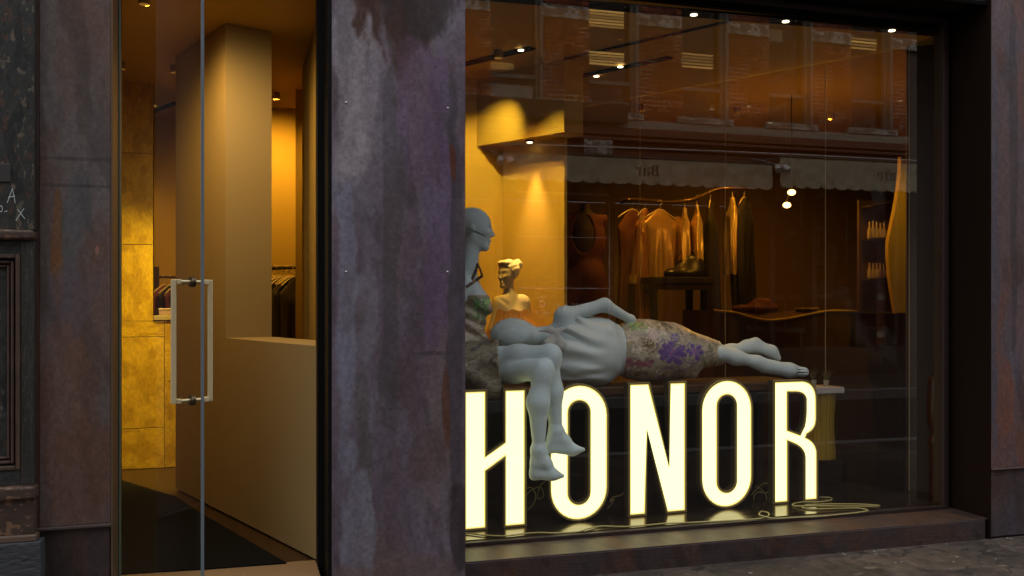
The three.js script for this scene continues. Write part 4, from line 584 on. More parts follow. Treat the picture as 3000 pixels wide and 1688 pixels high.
// ---------------------------------------------------------------- lying mannequin
{
  const z0 = -0.84, hc = P(1287, 843, z0);
  const sh = P(1420, 797, z0 + 0.03), el = P(1520, 767, z0 + 0.06), wr = P(1586, 804, z0 + 0.02), chest = P(1470, 880, z0), waist = P(1540, 884, z0), hips = P(1622, 882, z0), knee = P(1800, 888, z0 + 0.02);
  const cranium = ell(hc, [0.128, 0.098, 0.105], [1, 0.08, 0]), seams = (x, y, z) => { const d = Math.hypot(x - hc[0] + 0.02, y - hc[1] + 0.03); return 0.0035 * (Math.exp(-(((d - 0.075) / 0.006) ** 2)) + Math.exp(-(((d - 0.1) / 0.006) ** 2))) * sm(-0.1, 0.06, -(x - hc[0])); };
  const head = join(0.05, (x, y, z) => cranium(x, y, z) + seams(x, y, z), ell(P(1318, 850, z0 - 0.03), [0.085, 0.075, 0.075], [1, 0, 0]), ell(P(1300, 850, z0 + 0.085), [0.05, 0.03, 0.018], [1, 0.2, 0.2]));
  const farSh = P(1410, 935, z0 - 0.02), farEl = P(1330, 945, z0 - 0.22), farWr = P(1262, 940, z0 - 0.2);
  const torso = join(0.09, ell(chest, [0.2, 0.165, 0.11]), ell(waist, [0.15, 0.135, 0.1]), ell(hips, [0.2, 0.165, 0.13]), cap(sh, P(1420, 900, z0), 0.062, 0.1));
  const thigh = join(0.06, cap(hips, knee, 0.15, 0.062));
  const hA = P(1900, 860, z0 - 0.02), aA = P(1880, 873, z0 - 0.02), bA = P(1940, 884, z0 + 0.01), tA = P(1955, 901, z0 + 0.02);
  const legA = join(0.04, cap(knee, P(1838, 884, z0 - 0.02), 0.045, 0.04), cap(P(1838, 884, z0 - 0.02), aA, 0.04, 0.03), cap(aA, hA, 0.034, 0.02), cap(aA, bA, 0.034, 0.026), cap(hA, bA, 0.019, 0.024), cap(bA, tA, 0.027, 0.022));
  const mB = P(1850, 899, z0 + 0.06), aB = P(1905, 911, z0 + 0.08), bB = P(1985, 931, z0 + 0.1), tB = P(2022, 936, z0 + 0.11);
  const legB = join(0.04, cap(off(knee, [0, 0, 0.05]), mB, 0.045, 0.041), cap(mB, aB, 0.041, 0.033), cap(aB, bB, 0.035, 0.032), cap(P(1922, 925, z0 + 0.08), bB, 0.03, 0.03), cap(bB, tB, 0.034, 0.03));
  let toes = legB; for (let i = 0; i < 4; i++) { const a = P(2004, 924 + i * 6.5, z0 + 0.135), b = P(2040, 926 + i * 6.5, z0 + 0.135); toes = cut(0.004, toes, cap(a, b, 0.0035)); }
  const armN = join(0.03, cap(sh, el, 0.047, 0.036), cap(el, wr, 0.036, 0.024)), armF = join(0.03, cap(farSh, farEl, 0.05, 0.038), cap(farEl, farWr, 0.038, 0.026));
  const body = join(0.03, head, cap(P(1318, 848, z0), P(1385, 852, z0), 0.056, 0.062), cap(P(1375, 852, z0), P(1430, 860, z0), 0.07, 0.12), torso, thigh, legA, toes, armN, armF, handField(wr, [0.6, -0.5, -0.6], [0.3, 0.8, 0.3]), handField(farWr, [-0.8, -0.1, 0.2], [0, 1, 0]));
  const t = thing('mannequin', 'grey mannequin lying along the tops of the letters in a grey blouse and floral skirt', 'mannequin', [hips[0], 0.855, hips[2]]);
  part(t, 'body', nets(body, [hc[0] - 0.2, 0.84, -1.1], [tB[0] + 0.08, P(1500, 735, z0)[1], -0.62], 0.0065), skinGrey);
  const fold = (x, y, z) => { const k = (x - chest[0] + 0.16) / 0.5; return 0.017 * Math.sin((y - chest[1]) * 70 + 9 * (x - chest[0]) * (y - chest[1]) + 7 * vn(x * 4, y * 7, 3)) * (1 - sm(0.05, 0.55, k)) * vn(x * 6 + 3, y * 14, 7) + 0.014 * (vn(x * 7 + y * 3, y * 16, 5) - 0.5); };
  const bl = join(0.1, torso, ell(P(1490, 882, z0 + 0.0), [0.2, 0.17, 0.135]), ell(P(1462, 925, z0 + 0.02), [0.12, 0.085, 0.1])), hemB = P(1566, 860, z0 + 0.1);
  const gather = (x) => 0.022 * sm(hemB[0] - 0.06, hemB[0], x);
  const blouse = clip((x, y, z) => bl(x, y, z) - 0.01 + gather(x) * 0.6 + fold(x, y, z), half(hemB, [1, -0.04, 0.1]), half(P(1399, 850, z0 + 0.1), [-1, 0.1, 0]), half(P(1434, 812, z0 + 0.08), [-0.62, 0.78, 0]));
  const satin = mat([0.57, 0.65, 0.665], 0.42, { bumpMap: fabricBump, bumpScale: 0.0006 });
  part(t, 'blouse', nets(blouse, [P(1395, 850, z0)[0] - 0.05, 0.83, -1.04], [hemB[0] + 0.06, 1.28, -0.62], 0.006), satin);
  const sk = join(0.07, ell(P(1606, 880, z0), [0.2, 0.172, 0.14]), ell(P(1660, 884, z0), [0.2, 0.165, 0.135]), cap(P(1690, 885, z0), knee, 0.148, 0.07), cap(P(1700, 905, z0), P(1742, 942, z0 + 0.05), 0.11, 0.02));
  const skirt = clip((x, y, z) => sk(x, y, z) - 0.008 + 0.01 * (vn(x * 9 + y * 12, y * 9 - x * 3, 4) - 0.5), half(P(1560, 860, z0), [-1, 0.04, -0.1]), half(P(1817, 888, z0 + 0.06), [1, 0.12, 0]));
  const sx0 = P(1560, 880, z0 + 0.12)[0], sx1 = P(1822, 880, z0 + 0.12)[0], sy0 = P(1690, 798, z0 + 0.12)[1], sy1 = P(1690, 963, z0 + 0.12)[1];
  part(t, 'skirt', nets(skirt, [sx0 - 0.12, 0.83, -1.04], [sx1 + 0.06, 1.32, -0.62], 0.006, { uv: (x, y, z) => [(x - sx0) / (sx1 - sx0) * 0.674 + (z - z0 - 0.12) * 0.1, 1 - (sy0 - y) / (sy0 - sy1) * 0.42] }), mat([1, 1, 1], 0.38, { map: floral, bumpMap: fabricBump, bumpScale: 0.0008 }));
  const zb = z0 + 0.115, kn = P(1398, 838, zb), bow = (f, r = 0.008) => f, R2 = (...p) => join(0.012, ...p.slice(1).map((q, i) => cap(P(...p[i], zb + 0.012), P(...q, zb + 0.012), 0.008 + 0.001 * i, 0.01 + 0.002 * i)));
  const flat = (f) => (x, y, z) => f(x, y, zb + 0.012 + (z - zb - 0.012) * 2.6) * 0.6, rb = (a, b, ra, r2) => flat(cap(P(...a, zb + 0.012), P(...b, zb + 0.012), ra, r2));
  const ribbon = join(0.014, ell(kn, [0.016, 0.02, 0.016]), rb([1396, 842], [1381, 864], 0.012, 0.034), rb([1402, 842], [1412, 866], 0.012, 0.032), rb([1396, 834], [1382, 829], 0.012, 0.017), rb([1382, 829], [1355, 833], 0.015, 0.006), rb([1402, 834], [1410, 829], 0.012, 0.016));
  part(t, 'bow', nets(ribbon, off(kn, [-0.16, -0.12, -0.05]), off(kn, [0.1, 0.07, 0.06]), 0.0035), clothGrey([0.55, 0.56, 0.54]));
}
// ---------------------------------------------------------------- gold mannequin behind
{
  const z0 = -1.86, hc = P(1277, 691, z0), s = 0.196, fw = [-0.86, -0.05, 0.5], head = placedHead(hc, fw, [0.03, 1, 0], s, {});
  const sL = P(1256, 762, z0 + 0.04), sR = P(1314, 760, z0 - 0.02), nb = P(1282, 752, z0), ch = P(1286, 790, z0);
  const body = join(0.02, head, join(0.05, cap(P(1279, 706, z0 - 0.005), nb, 0.031, 0.036), cap(nb, sL, 0.03, 0.034), cap(nb, sR, 0.03, 0.036), ell(P(1286, 797, z0), [0.135, 0.115, 0.085], [1, 0, -0.45]), ell(P(1286, 850, z0), [0.115, 0.16, 0.085]), ell(P(1286, 920, z0), [0.15, 0.14, 0.11]), cap(sL, P(1243, 830, z0 + 0.06), 0.042, 0.034), cap(sR, P(1324, 838, z0 - 0.02), 0.044, 0.036)), cap(P(1276, 930, z0), P(1276, 1160, z0), 0.08, 0.05), cap(P(1298, 930, z0), P(1298, 1160, z0), 0.08, 0.05), cap(P(1243, 830, z0 + 0.06), P(1248, 910, z0 + 0.09), 0.034, 0.024), cap(P(1324, 838, z0 - 0.02), P(1318, 915, z0 + 0.05), 0.036, 0.024), handField(P(1248, 910, z0 + 0.09), [0.1, -1, 0.1], [-1, 0, 0.3]), handField(P(1318, 915, z0 + 0.05), [-0.1, -1, 0.1], [1, 0, 0.3]));
  const t = thing('mannequin', 'gold-skinned mannequin with blond upswept hair and pleated orange dress by the amber wall', 'mannequin', [ch[0], DECK, z0]);
  const collar = cut(0.02, body, cap(P(1262, 752, z0 + 0.09), P(1277, 764, z0 + 0.09), 0.012));
  part(t, 'body', nets(collar, [ch[0] - 0.27, DECK, z0 - 0.2], [ch[0] + 0.27, hc[1] + 0.12, z0 + 0.22], 0.0065), skinGold);
  const X = V3(fw).normalize(), loc = (f) => (x, y, z) => { const p = (x - hc[0]) / s, q = (y - hc[1]) / s, r = (z - hc[2]) / s, a = p * X.x + q * X.y + r * X.z; return s * f(a, q - p * 0.03, (p * -X.z + r * X.x)); };
  const strands = (x, y, z) => 0.006 * Math.sin(34 * y + 22 * z + 10 * x) + 0.004 * Math.sin(80 * y + 44 * x);
  const cover = ell([-0.07, 0.16, 0], [0.425, 0.385, 0.33]), hairF = (x, y, z) => { const az = Math.abs(z); let d = Math.max(cover(x, y, z) + strands(x, y, z), 0.9 * x - 0.62 * y - 0.02, -(y + 0.2 - 0.3 * (x + 0.4)) * 0.8); d = smin(d, ell([0.2, 0.41, 0], [0.16, 0.1, 0.24])(x, y, z) + strands(x, y, z), 0.06); d = smin(d, ell([-0.5, 0.33, 0], [0.19, 0.22, 0.19])(x, y, z) + strands(x, z, y), 0.05); return d; };
  part(t, 'hair', nets(loc(hairF), off(hc, [-0.17, -0.1, -0.17]), off(hc, [0.19, 0.16, 0.17]), 0.004), mat([0.72, 0.6, 0.38], 0.55));
  // pleated strapless dress
  const c = P(1288, 780, z0), yT = c[1], n = 140, rows = 30, pos = [], uv = [], ix = [];
  for (let j = 0; j <= rows; j++) for (let i = 0; i <= n; i++) {
    const tt = j / rows, a = i / n * Math.PI * 2, pl = Math.sin(a * 21 + 0.6 * Math.sin(a * 5)) * (0.005 + 0.008 * tt) * (0.7 + 0.3 * Math.sin(a * 3)), rx = 0.142 + 0.05 * sm(0, 0.3, tt) + 0.14 * tt + pl, rz = 0.105 + 0.045 * sm(0, 0.3, tt) + 0.10 * tt + pl;
    pos.push(c[0] + Math.cos(a) * rx, yT - tt * 0.95 + 0.006 * Math.sin(a * 8) * (1 - tt), z0 + Math.sin(a) * rz - Math.cos(a) * 0.05); uv.push(i / n * 3, tt * 3);
    if (j && i) { const q = j * (n + 1) + i; ix.push(q - n - 2, q - n - 1, q - 1, q - 1, q - n - 1, q); }
  }
  const g = new THREE.BufferGeometry(); g.setAttribute('position', new THREE.Float32BufferAttribute(pos, 3)); g.setAttribute('uv', new THREE.Float32BufferAttribute(uv, 2)); g.setIndex(ix); g.computeVertexNormals();
  part(t, 'dress', g, mat([0.62, 0.3, 0.07], 0.34, { metalness: 0.3, side: THREE.DoubleSide }));
}
{ // what the figures rest on
  const t = thing('display_bench', 'dark brown wooden bench behind the letters carrying both grey mannequins', 'bench', [2.1, DECK, -0.88]), w = mat([0.3, 0.22, 0.16], 0.5, { map: woodTex });
  part(t, 'top', box(0.62, 3.32, 0.808, 0.85, -1.1, -0.64, 0.004), w);
  part(t, 'added_dark_panel', box(0.72, 3.22, DECK + 0.002, 0.807, -1.07, -1.05), mat([0.075, 0.055, 0.04], 0.5, { map: woodTex }));  // added dark panel standing for the darkness between the letters
  for (const x of [0.66, 3.2]) for (const z of [-1.05, -0.72]) part(t, 'leg', box(x, x + 0.045, DECK, 0.808, z, z + 0.045, 0.003), mat([0.03, 0.02, 0.015], 0.5));
}

// ================================================================ BEHIND THE DISPLAY
const SO = [4.07, -0.67];
const screenAt = (u, v) => PL(u, v, SO, U);
{ // clear amber-tinted panels, standing edge to edge
  const us = [1425, 1610, 1825, 2077, 2288], y0 = DECK + 0.004, y1 = CEIL - 0.01;
  for (let i = 0; i < 4; i++) {
    const a = screenAt(us[i], 800), b = screenAt(us[i + 1], 800), g = 0.004;
    const t = thing('glass_screen', ['tinted glass screen panel beside the amber wall, before the purple dress', 'tinted glass screen panel before the blouse rail, behind the lying figure', 'tinted glass screen panel in front of the two bright bulbs', 'tinted glass screen panel at the right, before the bottle shelves'][i], 'glass screen', [a[0], DECK, a[2]], 'glass panels at the back of the display');
    const d = [b[0] - a[0], b[2] - a[2]], L = Math.hypot(...d), m = [(a[0] + b[0]) / 2, (y0 + y1) / 2, (a[2] + b[2]) / 2];
    part(t, 'pane', new THREE.PlaneGeometry(L - 0.008, y1 - y0).rotateY(-Math.atan2(d[1], d[0])).translate(...m), M.screen);
    const e = (s) => [a[0] + d[0] / L * s, a[2] + d[1] / L * s], q = e(L - 0.003); part(t, 'edge', bar([q[0], y0, q[1]], [q[0], y1, q[1]], 0.004, 0.004, 0.001), phys([0.42, 0.32, 0.2], 0.3, {}));
  }
}
// clothes
function garment({ w, h, d = 0.09, flare = 0.2, folds = 7, amp = 0.016, seed = 1, neck = 0.08, drop = 0.05, bend = 0 }) {
  const n = 72, rows = 34, pos = [], uv = [], ix = [];
  for (let j = 0; j <= rows; j++) for (let i = 0; i <= n; i++) {
    const t = j / rows, a = i / n * Math.PI * 2, sl = Math.min(1, t / 0.09), half = t < 0.09 ? neck / 2 + (w - neck) / 2 * sl : w / 2 * (1 - 0.08 * Math.sin(Math.min(1, t * 1.6) * Math.PI) + flare * t), k = sm(0.05, 0.7, t);
    const f = amp * k * (Math.sin(folds * a + seed + 2.2 * t) + 0.5 * Math.sin(folds * 2.3 * a + seed * 3)), dp = d / 2 * (0.35 + 0.65 * sm(0, 0.2, t)) * (1 + 0.4 * flare * t);
    pos.push(Math.cos(a) * (half + f) + bend * Math.sin(t * 3.1), -drop * (t < 0.09 ? sl : 1) - t * h + (j === rows ? 0.008 * Math.sin(folds * a + seed) : 0), Math.sin(a) * (dp + f)); uv.push(i / n * 2, t * h * 3);
    if (j && i) { const q = j * (n + 1) + i; ix.push(q - n - 2, q - 1, q - n - 1, q - 1, q, q - n - 1); }
  }
  const g = new THREE.BufferGeometry(); g.setAttribute('position', new THREE.Float32BufferAttribute(pos, 3)); g.setAttribute('uv', new THREE.Float32BufferAttribute(uv, 2)); g.setIndex(ix); g.computeVertexNormals(); return g;
}
const cloth = (c, r = 0.8, o = {}) => mat(c, r, { side: THREE.DoubleSide, bumpMap: fabricBump, bumpScale: 0.001, ...o });
function hung(name, label, at, turn, opt, m, group, extra = 0) {        // a garment on its hanger, hooked on a rail at `at`
  const t = thing(name, label, name === 'coat' ? 'coat' : 'clothing', at, group); t.rotation.y = turn;
  const local = (g) => { g.userData.local = true; return g; };
  const hk = mat([0.6, 0.48, 0.3], 0.5);
  part(t, 'hanger', local(mergeGeometries([tube([[-opt.w * 0.44, -0.14, 0], [-opt.w * 0.25, -0.10, 0], [0, -0.065, 0], [opt.w * 0.25, -0.10, 0], [opt.w * 0.44, -0.14, 0]], 0.006, 24), tube([[0, -0.07, 0], [0, -0.03, 0], [0.018, -0.012, 0], [0.012, 0.014, 0], [-0.008, 0.017, 0], [-0.018, 0.002, 0]], 0.0028, 24)])), hk);
  const g = garment(opt); g.translate(0, -0.075, 0); part(t, 'garment', local(g), m);
  if (extra) for (const s of [-1, 1]) { const sg = garment({ w: 0.1, h: opt.h * 0.82, d: 0.07, flare: -0.1, folds: 3, amp: 0.008, seed: s + 3, neck: 0.05, drop: 0.03 }).rotateZ(s * 0.1).translate(s * (opt.w / 2 + 0.01), -0.12, 0); part(t, 'sleeve', local(sg), m); part(t, 'cuff', local(cyl([s * (opt.w / 2 + 0.09), -0.13 - opt.h * 0.81, 0], [s * (opt.w / 2 + 0.1), -0.17 - opt.h * 0.86, 0], 0.045, 0.042)), cloth([0.5, 0.36, 0.18])); }
  return t;
}
// the rail behind the glass, bent at its left end, and what hangs on it
const dark = mat([0.025, 0.017, 0.012], 0.4);
{
  const zr = -3.05, r = new THREE.Mesh(tube([P(1562, 512, zr - 0.2), P(1578, 503, zr), P(1620, 503, zr), P(1690, 508, zr), P(1745, 500, zr), P(1800, 478, zr + 0.05), P(1838, 474, zr + 0.1), P(1890, 476, zr + 0.1)], 0.016, 90), mat([0.09, 0.05, 0.02], 0.35, { metalness: 0.6 }));
  r.name = 'clothes_rail'; tag(r, 'curved dark metal clothes rail carrying blouses behind the glass screen', 'clothes rail'); r.castShadow = true; scene.add(r);
  const y = (u) => P(u, 500, zr);
  const rust = cloth([0.16, 0.055, 0.03]), tan = cloth([0.5, 0.31, 0.12], 0.4, { metalness: 0.35 }), cream = cloth([0.75, 0.55, 0.25], 0.32, { metalness: 0.5 }), ink = cloth([0.012, 0.009, 0.009]), wine = cloth([0.16, 0.03, 0.06]);
  hung('dress', 'long rust-coloured dress, leftmost on the curved rail', P(1590, 507, zr), 0.25, { w: 0.34, h: 1.15, d: 0.12, flare: 0.05, folds: 6, seed: 2, bend: 0.03 }, rust);
  hung('dress', 'narrow wine-coloured dress between the rust dress and tan blouse', P(1622, 506, zr), 0.7, { w: 0.34, h: 0.92, d: 0.12, flare: 0.05, folds: 7, seed: 4 }, cloth([0.34, 0.14, 0.07]));
  hung('blouse', 'tan long-sleeved blouse with pale cuffs on the curved rail', P(1660, 508, zr + 0.05), 0.12, { w: 0.34, h: 0.62, d: 0.13, flare: 0.1, folds: 6, seed: 6, amp: 0.012 }, tan, null, 1);
  hung('blouse', 'slim cream top on the right half of the curved rail', P(1722, 503, zr), 1.1, { w: 0.3, h: 0.5, d: 0.1, flare: 0.05, folds: 5, seed: 8 }, cream);
  hung('blouse', 'slim cream top next to the long black coat on the rail', P(1752, 496, zr), 1.15, { w: 0.32, h: 0.56, d: 0.1, flare: 0.05, folds: 5, seed: 9 }, cream);
  hung('coat', 'long narrow black coat beside the cream tops', P(1786, 486, zr + 0.04), 1.0, { w: 0.34, h: 1.35, d: 0.14, flare: 0.35, folds: 5, seed: 10, bend: 0.04 }, ink);
  hung('blouse', 'cream top on the straight right end of the rail', P(1842, 476, zr + 0.1), 1.15, { w: 0.3, h: 0.62, d: 0.12, flare: 0.05, folds: 6, seed: 11 }, cream);
  hung('coat', 'wide black coat hanging at the far right end of the rail', P(1872, 477, zr + 0.1), 0.75, { w: 0.36, h: 0.95, d: 0.16, flare: 0.0, folds: 5, seed: 12, bend: -0.05 }, ink);
  // purple halter dress on a stand beside the amber wall
  const zd = -3.1, c = P(1472, 540, zd), t = thing('dress_stand', 'dress form in a dim purple backless dress behind the glass screen', 'dress form', [c[0], DECK, zd]);
  const y0 = P(1472, 760, zd)[1], f = join(0.06, ell(P(1472, 610, zd), [0.17, 0.24, 0.11]), ell(P(1472, 720, zd), [0.15, 0.2, 0.11]), cap(P(1432, 552, zd), P(1512, 552, zd), 0.045), cap(P(1472, 552, zd), P(1472, 520, zd), 0.045, 0.04));
  part(t, 'form', nets(f, [c[0] - 0.32, y0 - 0.12, zd - 0.2], [c[0] + 0.32, c[1] + 0.13, zd + 0.2], 0.012), mat([0.06, 0.04, 0.04], 0.6));
  const back = ell(P(1468, 585, zd + 0.1), [0.09, 0.17, 0.12]);
  const dr = clip(cut(0.02, (x, y, z) => join(0.08, f, cap(P(1472, 700, zd), P(1472, 830, zd), 0.15, 0.12))(x, y, z) - 0.012, back), half(P(1472, 540, zd), [0, 1, 0]));
  part(t, 'dress', nets(dr, [c[0] - 0.34, P(1472, 860, zd)[1], zd - 0.22], [c[0] + 0.34, c[1] + 0.1, zd + 0.22], 0.011), cloth([0.14, 0.04, 0.05]));
  part(t, 'pole', cyl([c[0], DECK + 0.02, zd], [c[0], y0, zd], 0.014), dark); part(t, 'foot', cyl([c[0], DECK, zd], [c[0], DECK + 0.02, zd], 0.16, 0.15, 32), dark);
}
{ // dark console table
  const zt = -2.75, a = P(1637, 696, zt), b = P(1800, 690, zt), yb = P(1637, 728, zt)[1], t = thing('console_table', 'tall black console table behind the lying mannequin', 'table', [a[0], DECK, zt]);
  part(t, 'top', box(a[0], b[0], yb + 0.05, a[1], zt - 0.42, zt, 0.006), dark); part(t, 'apron', box(a[0] + 0.02, b[0] - 0.02, yb, yb + 0.05, zt - 0.4, zt - 0.02), dark);
  for (const x of [a[0] + 0.03, b[0] - 0.07]) for (const z of [zt - 0.38, zt - 0.05]) part(t, 'leg', cyl([x + 0.02, yb, z], [x + 0.02, DECK, z], 0.035, 0.016, 16), dark);
  const h = thing('handbag', 'black slouching bag lying on the console table', 'bag', [b[0] - 0.18, a[1], zt - 0.2]), fl = join(0.06, ell([b[0] - 0.2, a[1] + 0.035, zt - 0.2], [0.19, 0.06, 0.1]), ell([b[0] - 0.1, a[1] + 0.09, zt - 0.2], [0.1, 0.13, 0.08], [0.6, 0.8, 0]), ell([b[0] - 0.2, a[1] + 0.07, zt - 0.22], [0.08, 0.06, 0.07]));
  part(h, 'bag', nets((x, y, z) => Math.max(fl(x, y, z), a[1] + 0.002 - y), [b[0] - 0.4, a[1] - 0.02, zt - 0.34], [b[0] + 0.06, a[1] + 0.26, zt - 0.06], 0.012), mat([0.012, 0.01, 0.01], 0.35));
  part(h, 'handle', tube([[b[0] - 0.28, a[1] + 0.11, zt - 0.2], [b[0] - 0.24, a[1] + 0.21, zt - 0.2], [b[0] - 0.14, a[1] + 0.23, zt - 0.2], [b[0] - 0.08, a[1] + 0.17, zt - 0.2]], 0.007, 30), mat([0.012, 0.01, 0.01], 0.4));
  // low stool under the table
  const zs = -2.9, s0 = P(1712, 880, zs), st = thing('stool', 'small dark round stool under the console table', 'stool', [s0[0], DECK, zs]);
  part(st, 'seat', cyl(s0, [s0[0], s0[1] + 0.06, s0[2]], 0.15, 0.15, 28), dark); for (const k of [0, 1, 2, 3]) { const an = k * 1.57 + 0.5; part(st, 'leg', cyl([s0[0] + 0.1 * Math.cos(an), s0[1], zs + 0.1 * Math.sin(an)], [s0[0] + 0.14 * Math.cos(an), DECK, zs + 0.14 * Math.sin(an)], 0.012, 0.009), dark); }
}
{ // counter with its wavy edge
  const zc = -2.0, pts = [[1795, 781], [1812, 783], [1850, 787], [1890, 799], [1935, 806], [1985, 801], [2040, 790], [2079, 783], [2140, 783], [2220, 786], [2288, 786]].map(([u, v]) => P(u, v, zc));
  const t = thing('counter', 'dark brown counter with a wavy golden edge at the right', 'counter', [pts[5][0], DECK, zc]);
  part(t, 'edge', tube(pts, 0.011, 120), mat([0.62, 0.46, 0.1], 0.4, { metalness: 0.3 }));
  const s = new THREE.Shape(), c = new THREE.CatmullRomCurve3(pts.map(V3), false, 'centripetal').getPoints(60); s.moveTo(pts[0][0], DECK); c.forEach((p) => s.lineTo(p.x, p.y)); s.lineTo(pts.at(-1)[0], DECK); s.closePath();
  const g = new THREE.ExtrudeGeometry(s, { depth: 0.5, bevelEnabled: false }); g.translate(0, 0, zc - 0.505); part(t, 'front', g, mat([0.11, 0.06, 0.025], 0.5));
  const e = P(2029, 780, zc - 0.1), w = 0.07, bk = thing('box', 'small black box with yellow band standing on the counter', 'box', [e[0], e[1] - 0.02, zc - 0.1]);
  part(bk, 'case', box(e[0] - w, e[0] + w, e[1] - 0.02, e[1] + 0.02, zc - 0.15, zc - 0.05, 0.004), dark); part(bk, 'band', box(e[0] - w - 0.002, e[0] + w + 0.002, e[1] + 0.008, e[1] + 0.018, zc - 0.152, zc - 0.048, 0.002), mat([0.6, 0.45, 0.1], 0.5));
  const f = P(1900, 770, zc - 0.15), ft = thing('cloth_heap', 'crumpled dark red cloth lying on the left end of the counter', 'cloth', [f[0], f[1] - 0.05, f[2]]);
  const hf = (x, y, z) => join(0.04, ell(off(f, [0, -0.02, 0]), [0.22, 0.05, 0.1]), ell(off(f, [0.06, 0.02, 0]), [0.09, 0.06, 0.08]))(x, y, z) + 0.02 * vn(x * 22, y * 22 + z * 14, 6);
  part(ft, 'cloth', nets(hf, off(f, [-0.3, -0.12, -0.16]), off(f, [0.3, 0.14, 0.16]), 0.012), cloth([0.12, 0.03, 0.025]));
}
{ // two bare bulbs on one wall fitting
  const zb = -2.05, A = P(1991, 484, zb), B = P(1979, 516, zb), t = thing('bulb_lamp', 'pair of bare glowing bulbs one above the other behind the glass', 'lamp', [A[0], A[1], zb]);
  part(t, 'stem', tube([[A[0] + 0.02, CEIL, zb - 0.03], [A[0] + 0.02, A[1] + 0.1, zb - 0.03], [A[0], A[1] + 0.03, zb - 0.01], [B[0], B[1] + 0.03, zb - 0.01]], 0.004, 50), dark);
  for (const p of [A, B]) { const s = new THREE.SphereGeometry(0.026, 20, 14).scale(1.25, 0.85, 1).translate(...p); part(t, 'bulb', s, mat([0.1, 0.1, 0.1], 0.4, { emissive: lin(1, 0.66, 0.24), emissiveIntensity: 16 })); const l = new THREE.PointLight(AMBER, 0.7, 0, 2); l.position.set(...p); l.castShadow = true; scene.add(l); part(t, 'socket', cyl([p[0], p[1] + 0.022, p[2] - 0.004], [p[0], p[1] + 0.045, p[2] - 0.008], 0.01), dark); }
}
{ // wavy mustard panel by the right edge, bottle shelves beside it
  const zp = -1.62, L = [[2268, 395], [2266, 430], [2260, 484], [2246, 559], [2236, 613], [2240, 696], [2248, 750], [2254, 787]], Rr = [[2300, 787], [2298, 395]];
  const lp = new THREE.CatmullRomCurve3(L.map(([u, v]) => V3(P(u, v, zp)))).getPoints(40), s = new THREE.Shape(); lp.forEach((p, i) => (i ? s.lineTo(p.x, p.y) : s.moveTo(p.x, p.y))); Rr.forEach(([u, v]) => { const p = P(u, v, zp); s.lineTo(p[0], p[1]); }); s.closePath();
  const g = new THREE.ExtrudeGeometry(s, { depth: 0.03, bevelEnabled: true, bevelSize: 0.004, bevelThickness: 0.004, bevelSegments: 2 }); g.translate(0, 0, zp - 0.035);
  const m = new THREE.Mesh(g, M.mustard); m.name = 'wavy_panel'; tag(m, 'mustard panel with a wavy left edge at the right of the window', 'panel'); m.castShadow = m.receiveShadow = true; scene.add(m);
  addedCans('added can light over the wavy mustard panel at the right', [[lp[0].x - 0.3, -1.1, [lp[0].x, 1.5, zp], 3, 0.5, 0.8, GOLD]]);  // added lamp that brightens the wavy panel
  
  const zs = -1.75, sh = thing('bottle_shelf', 'dark wall shelves holding small bottles beside the wavy panel', 'shelf', [P(2215, 600, zs)[0], P(2215, 702, zs)[1], zs]), bm = phys([0.5, 0.36, 0.2], 0.12, { metalness: 0.1 });
  part(sh, 'back', box(P(2186, 600, zs)[0], P(2275, 600, zs)[0], P(2215, 785, zs)[1], P(2215, 500, zs)[1], zs - 0.14, zs - 0.12), mat([0.09, 0.045, 0.02], 0.6));
  const bottle = new THREE.LatheGeometry([[0.0001, 0], [0.014, 0], [0.015, 0.01], [0.015, 0.06], [0.006, 0.085], [0.005, 0.12], [0.0065, 0.122], [0.0001, 0.124]].map((p) => new THREE.Vector2(...p)), 14);
  for (const [v, n] of [[518, 0], [602, 5], [703, 6]]) {
    const a = P(2192, v, zs), b = P(2268, v - (v < 600 ? 14 : 4), zs); part(sh, 'board', bar([a[0], a[1], zs - 0.06], [b[0], b[1], zs - 0.06], 0.1, 0.012), dark);
    for (let k = 0; k < n; k++) { const m2 = new THREE.Mesh(bottle, bm); m2.name = numbered('bottle'); m2.scale.setScalar(0.8 + 0.3 * hash(k, v, 3)); m2.position.set(a[0] + 0.02 + k * 0.033, a[1] + 0.008 + (b[1] - a[1]) * k / 8, zs - 0.05); tag(m2, v < 650 ? 'small clear bottle on the middle board of the bottle shelves' : 'small clear bottle on the lowest board of the bottle shelves', 'bottle', v < 650 ? 'bottles on the middle board' : 'bottles on the lowest board'); m2.castShadow = m2.receiveShadow = true; scene.add(m2); }
  }
}
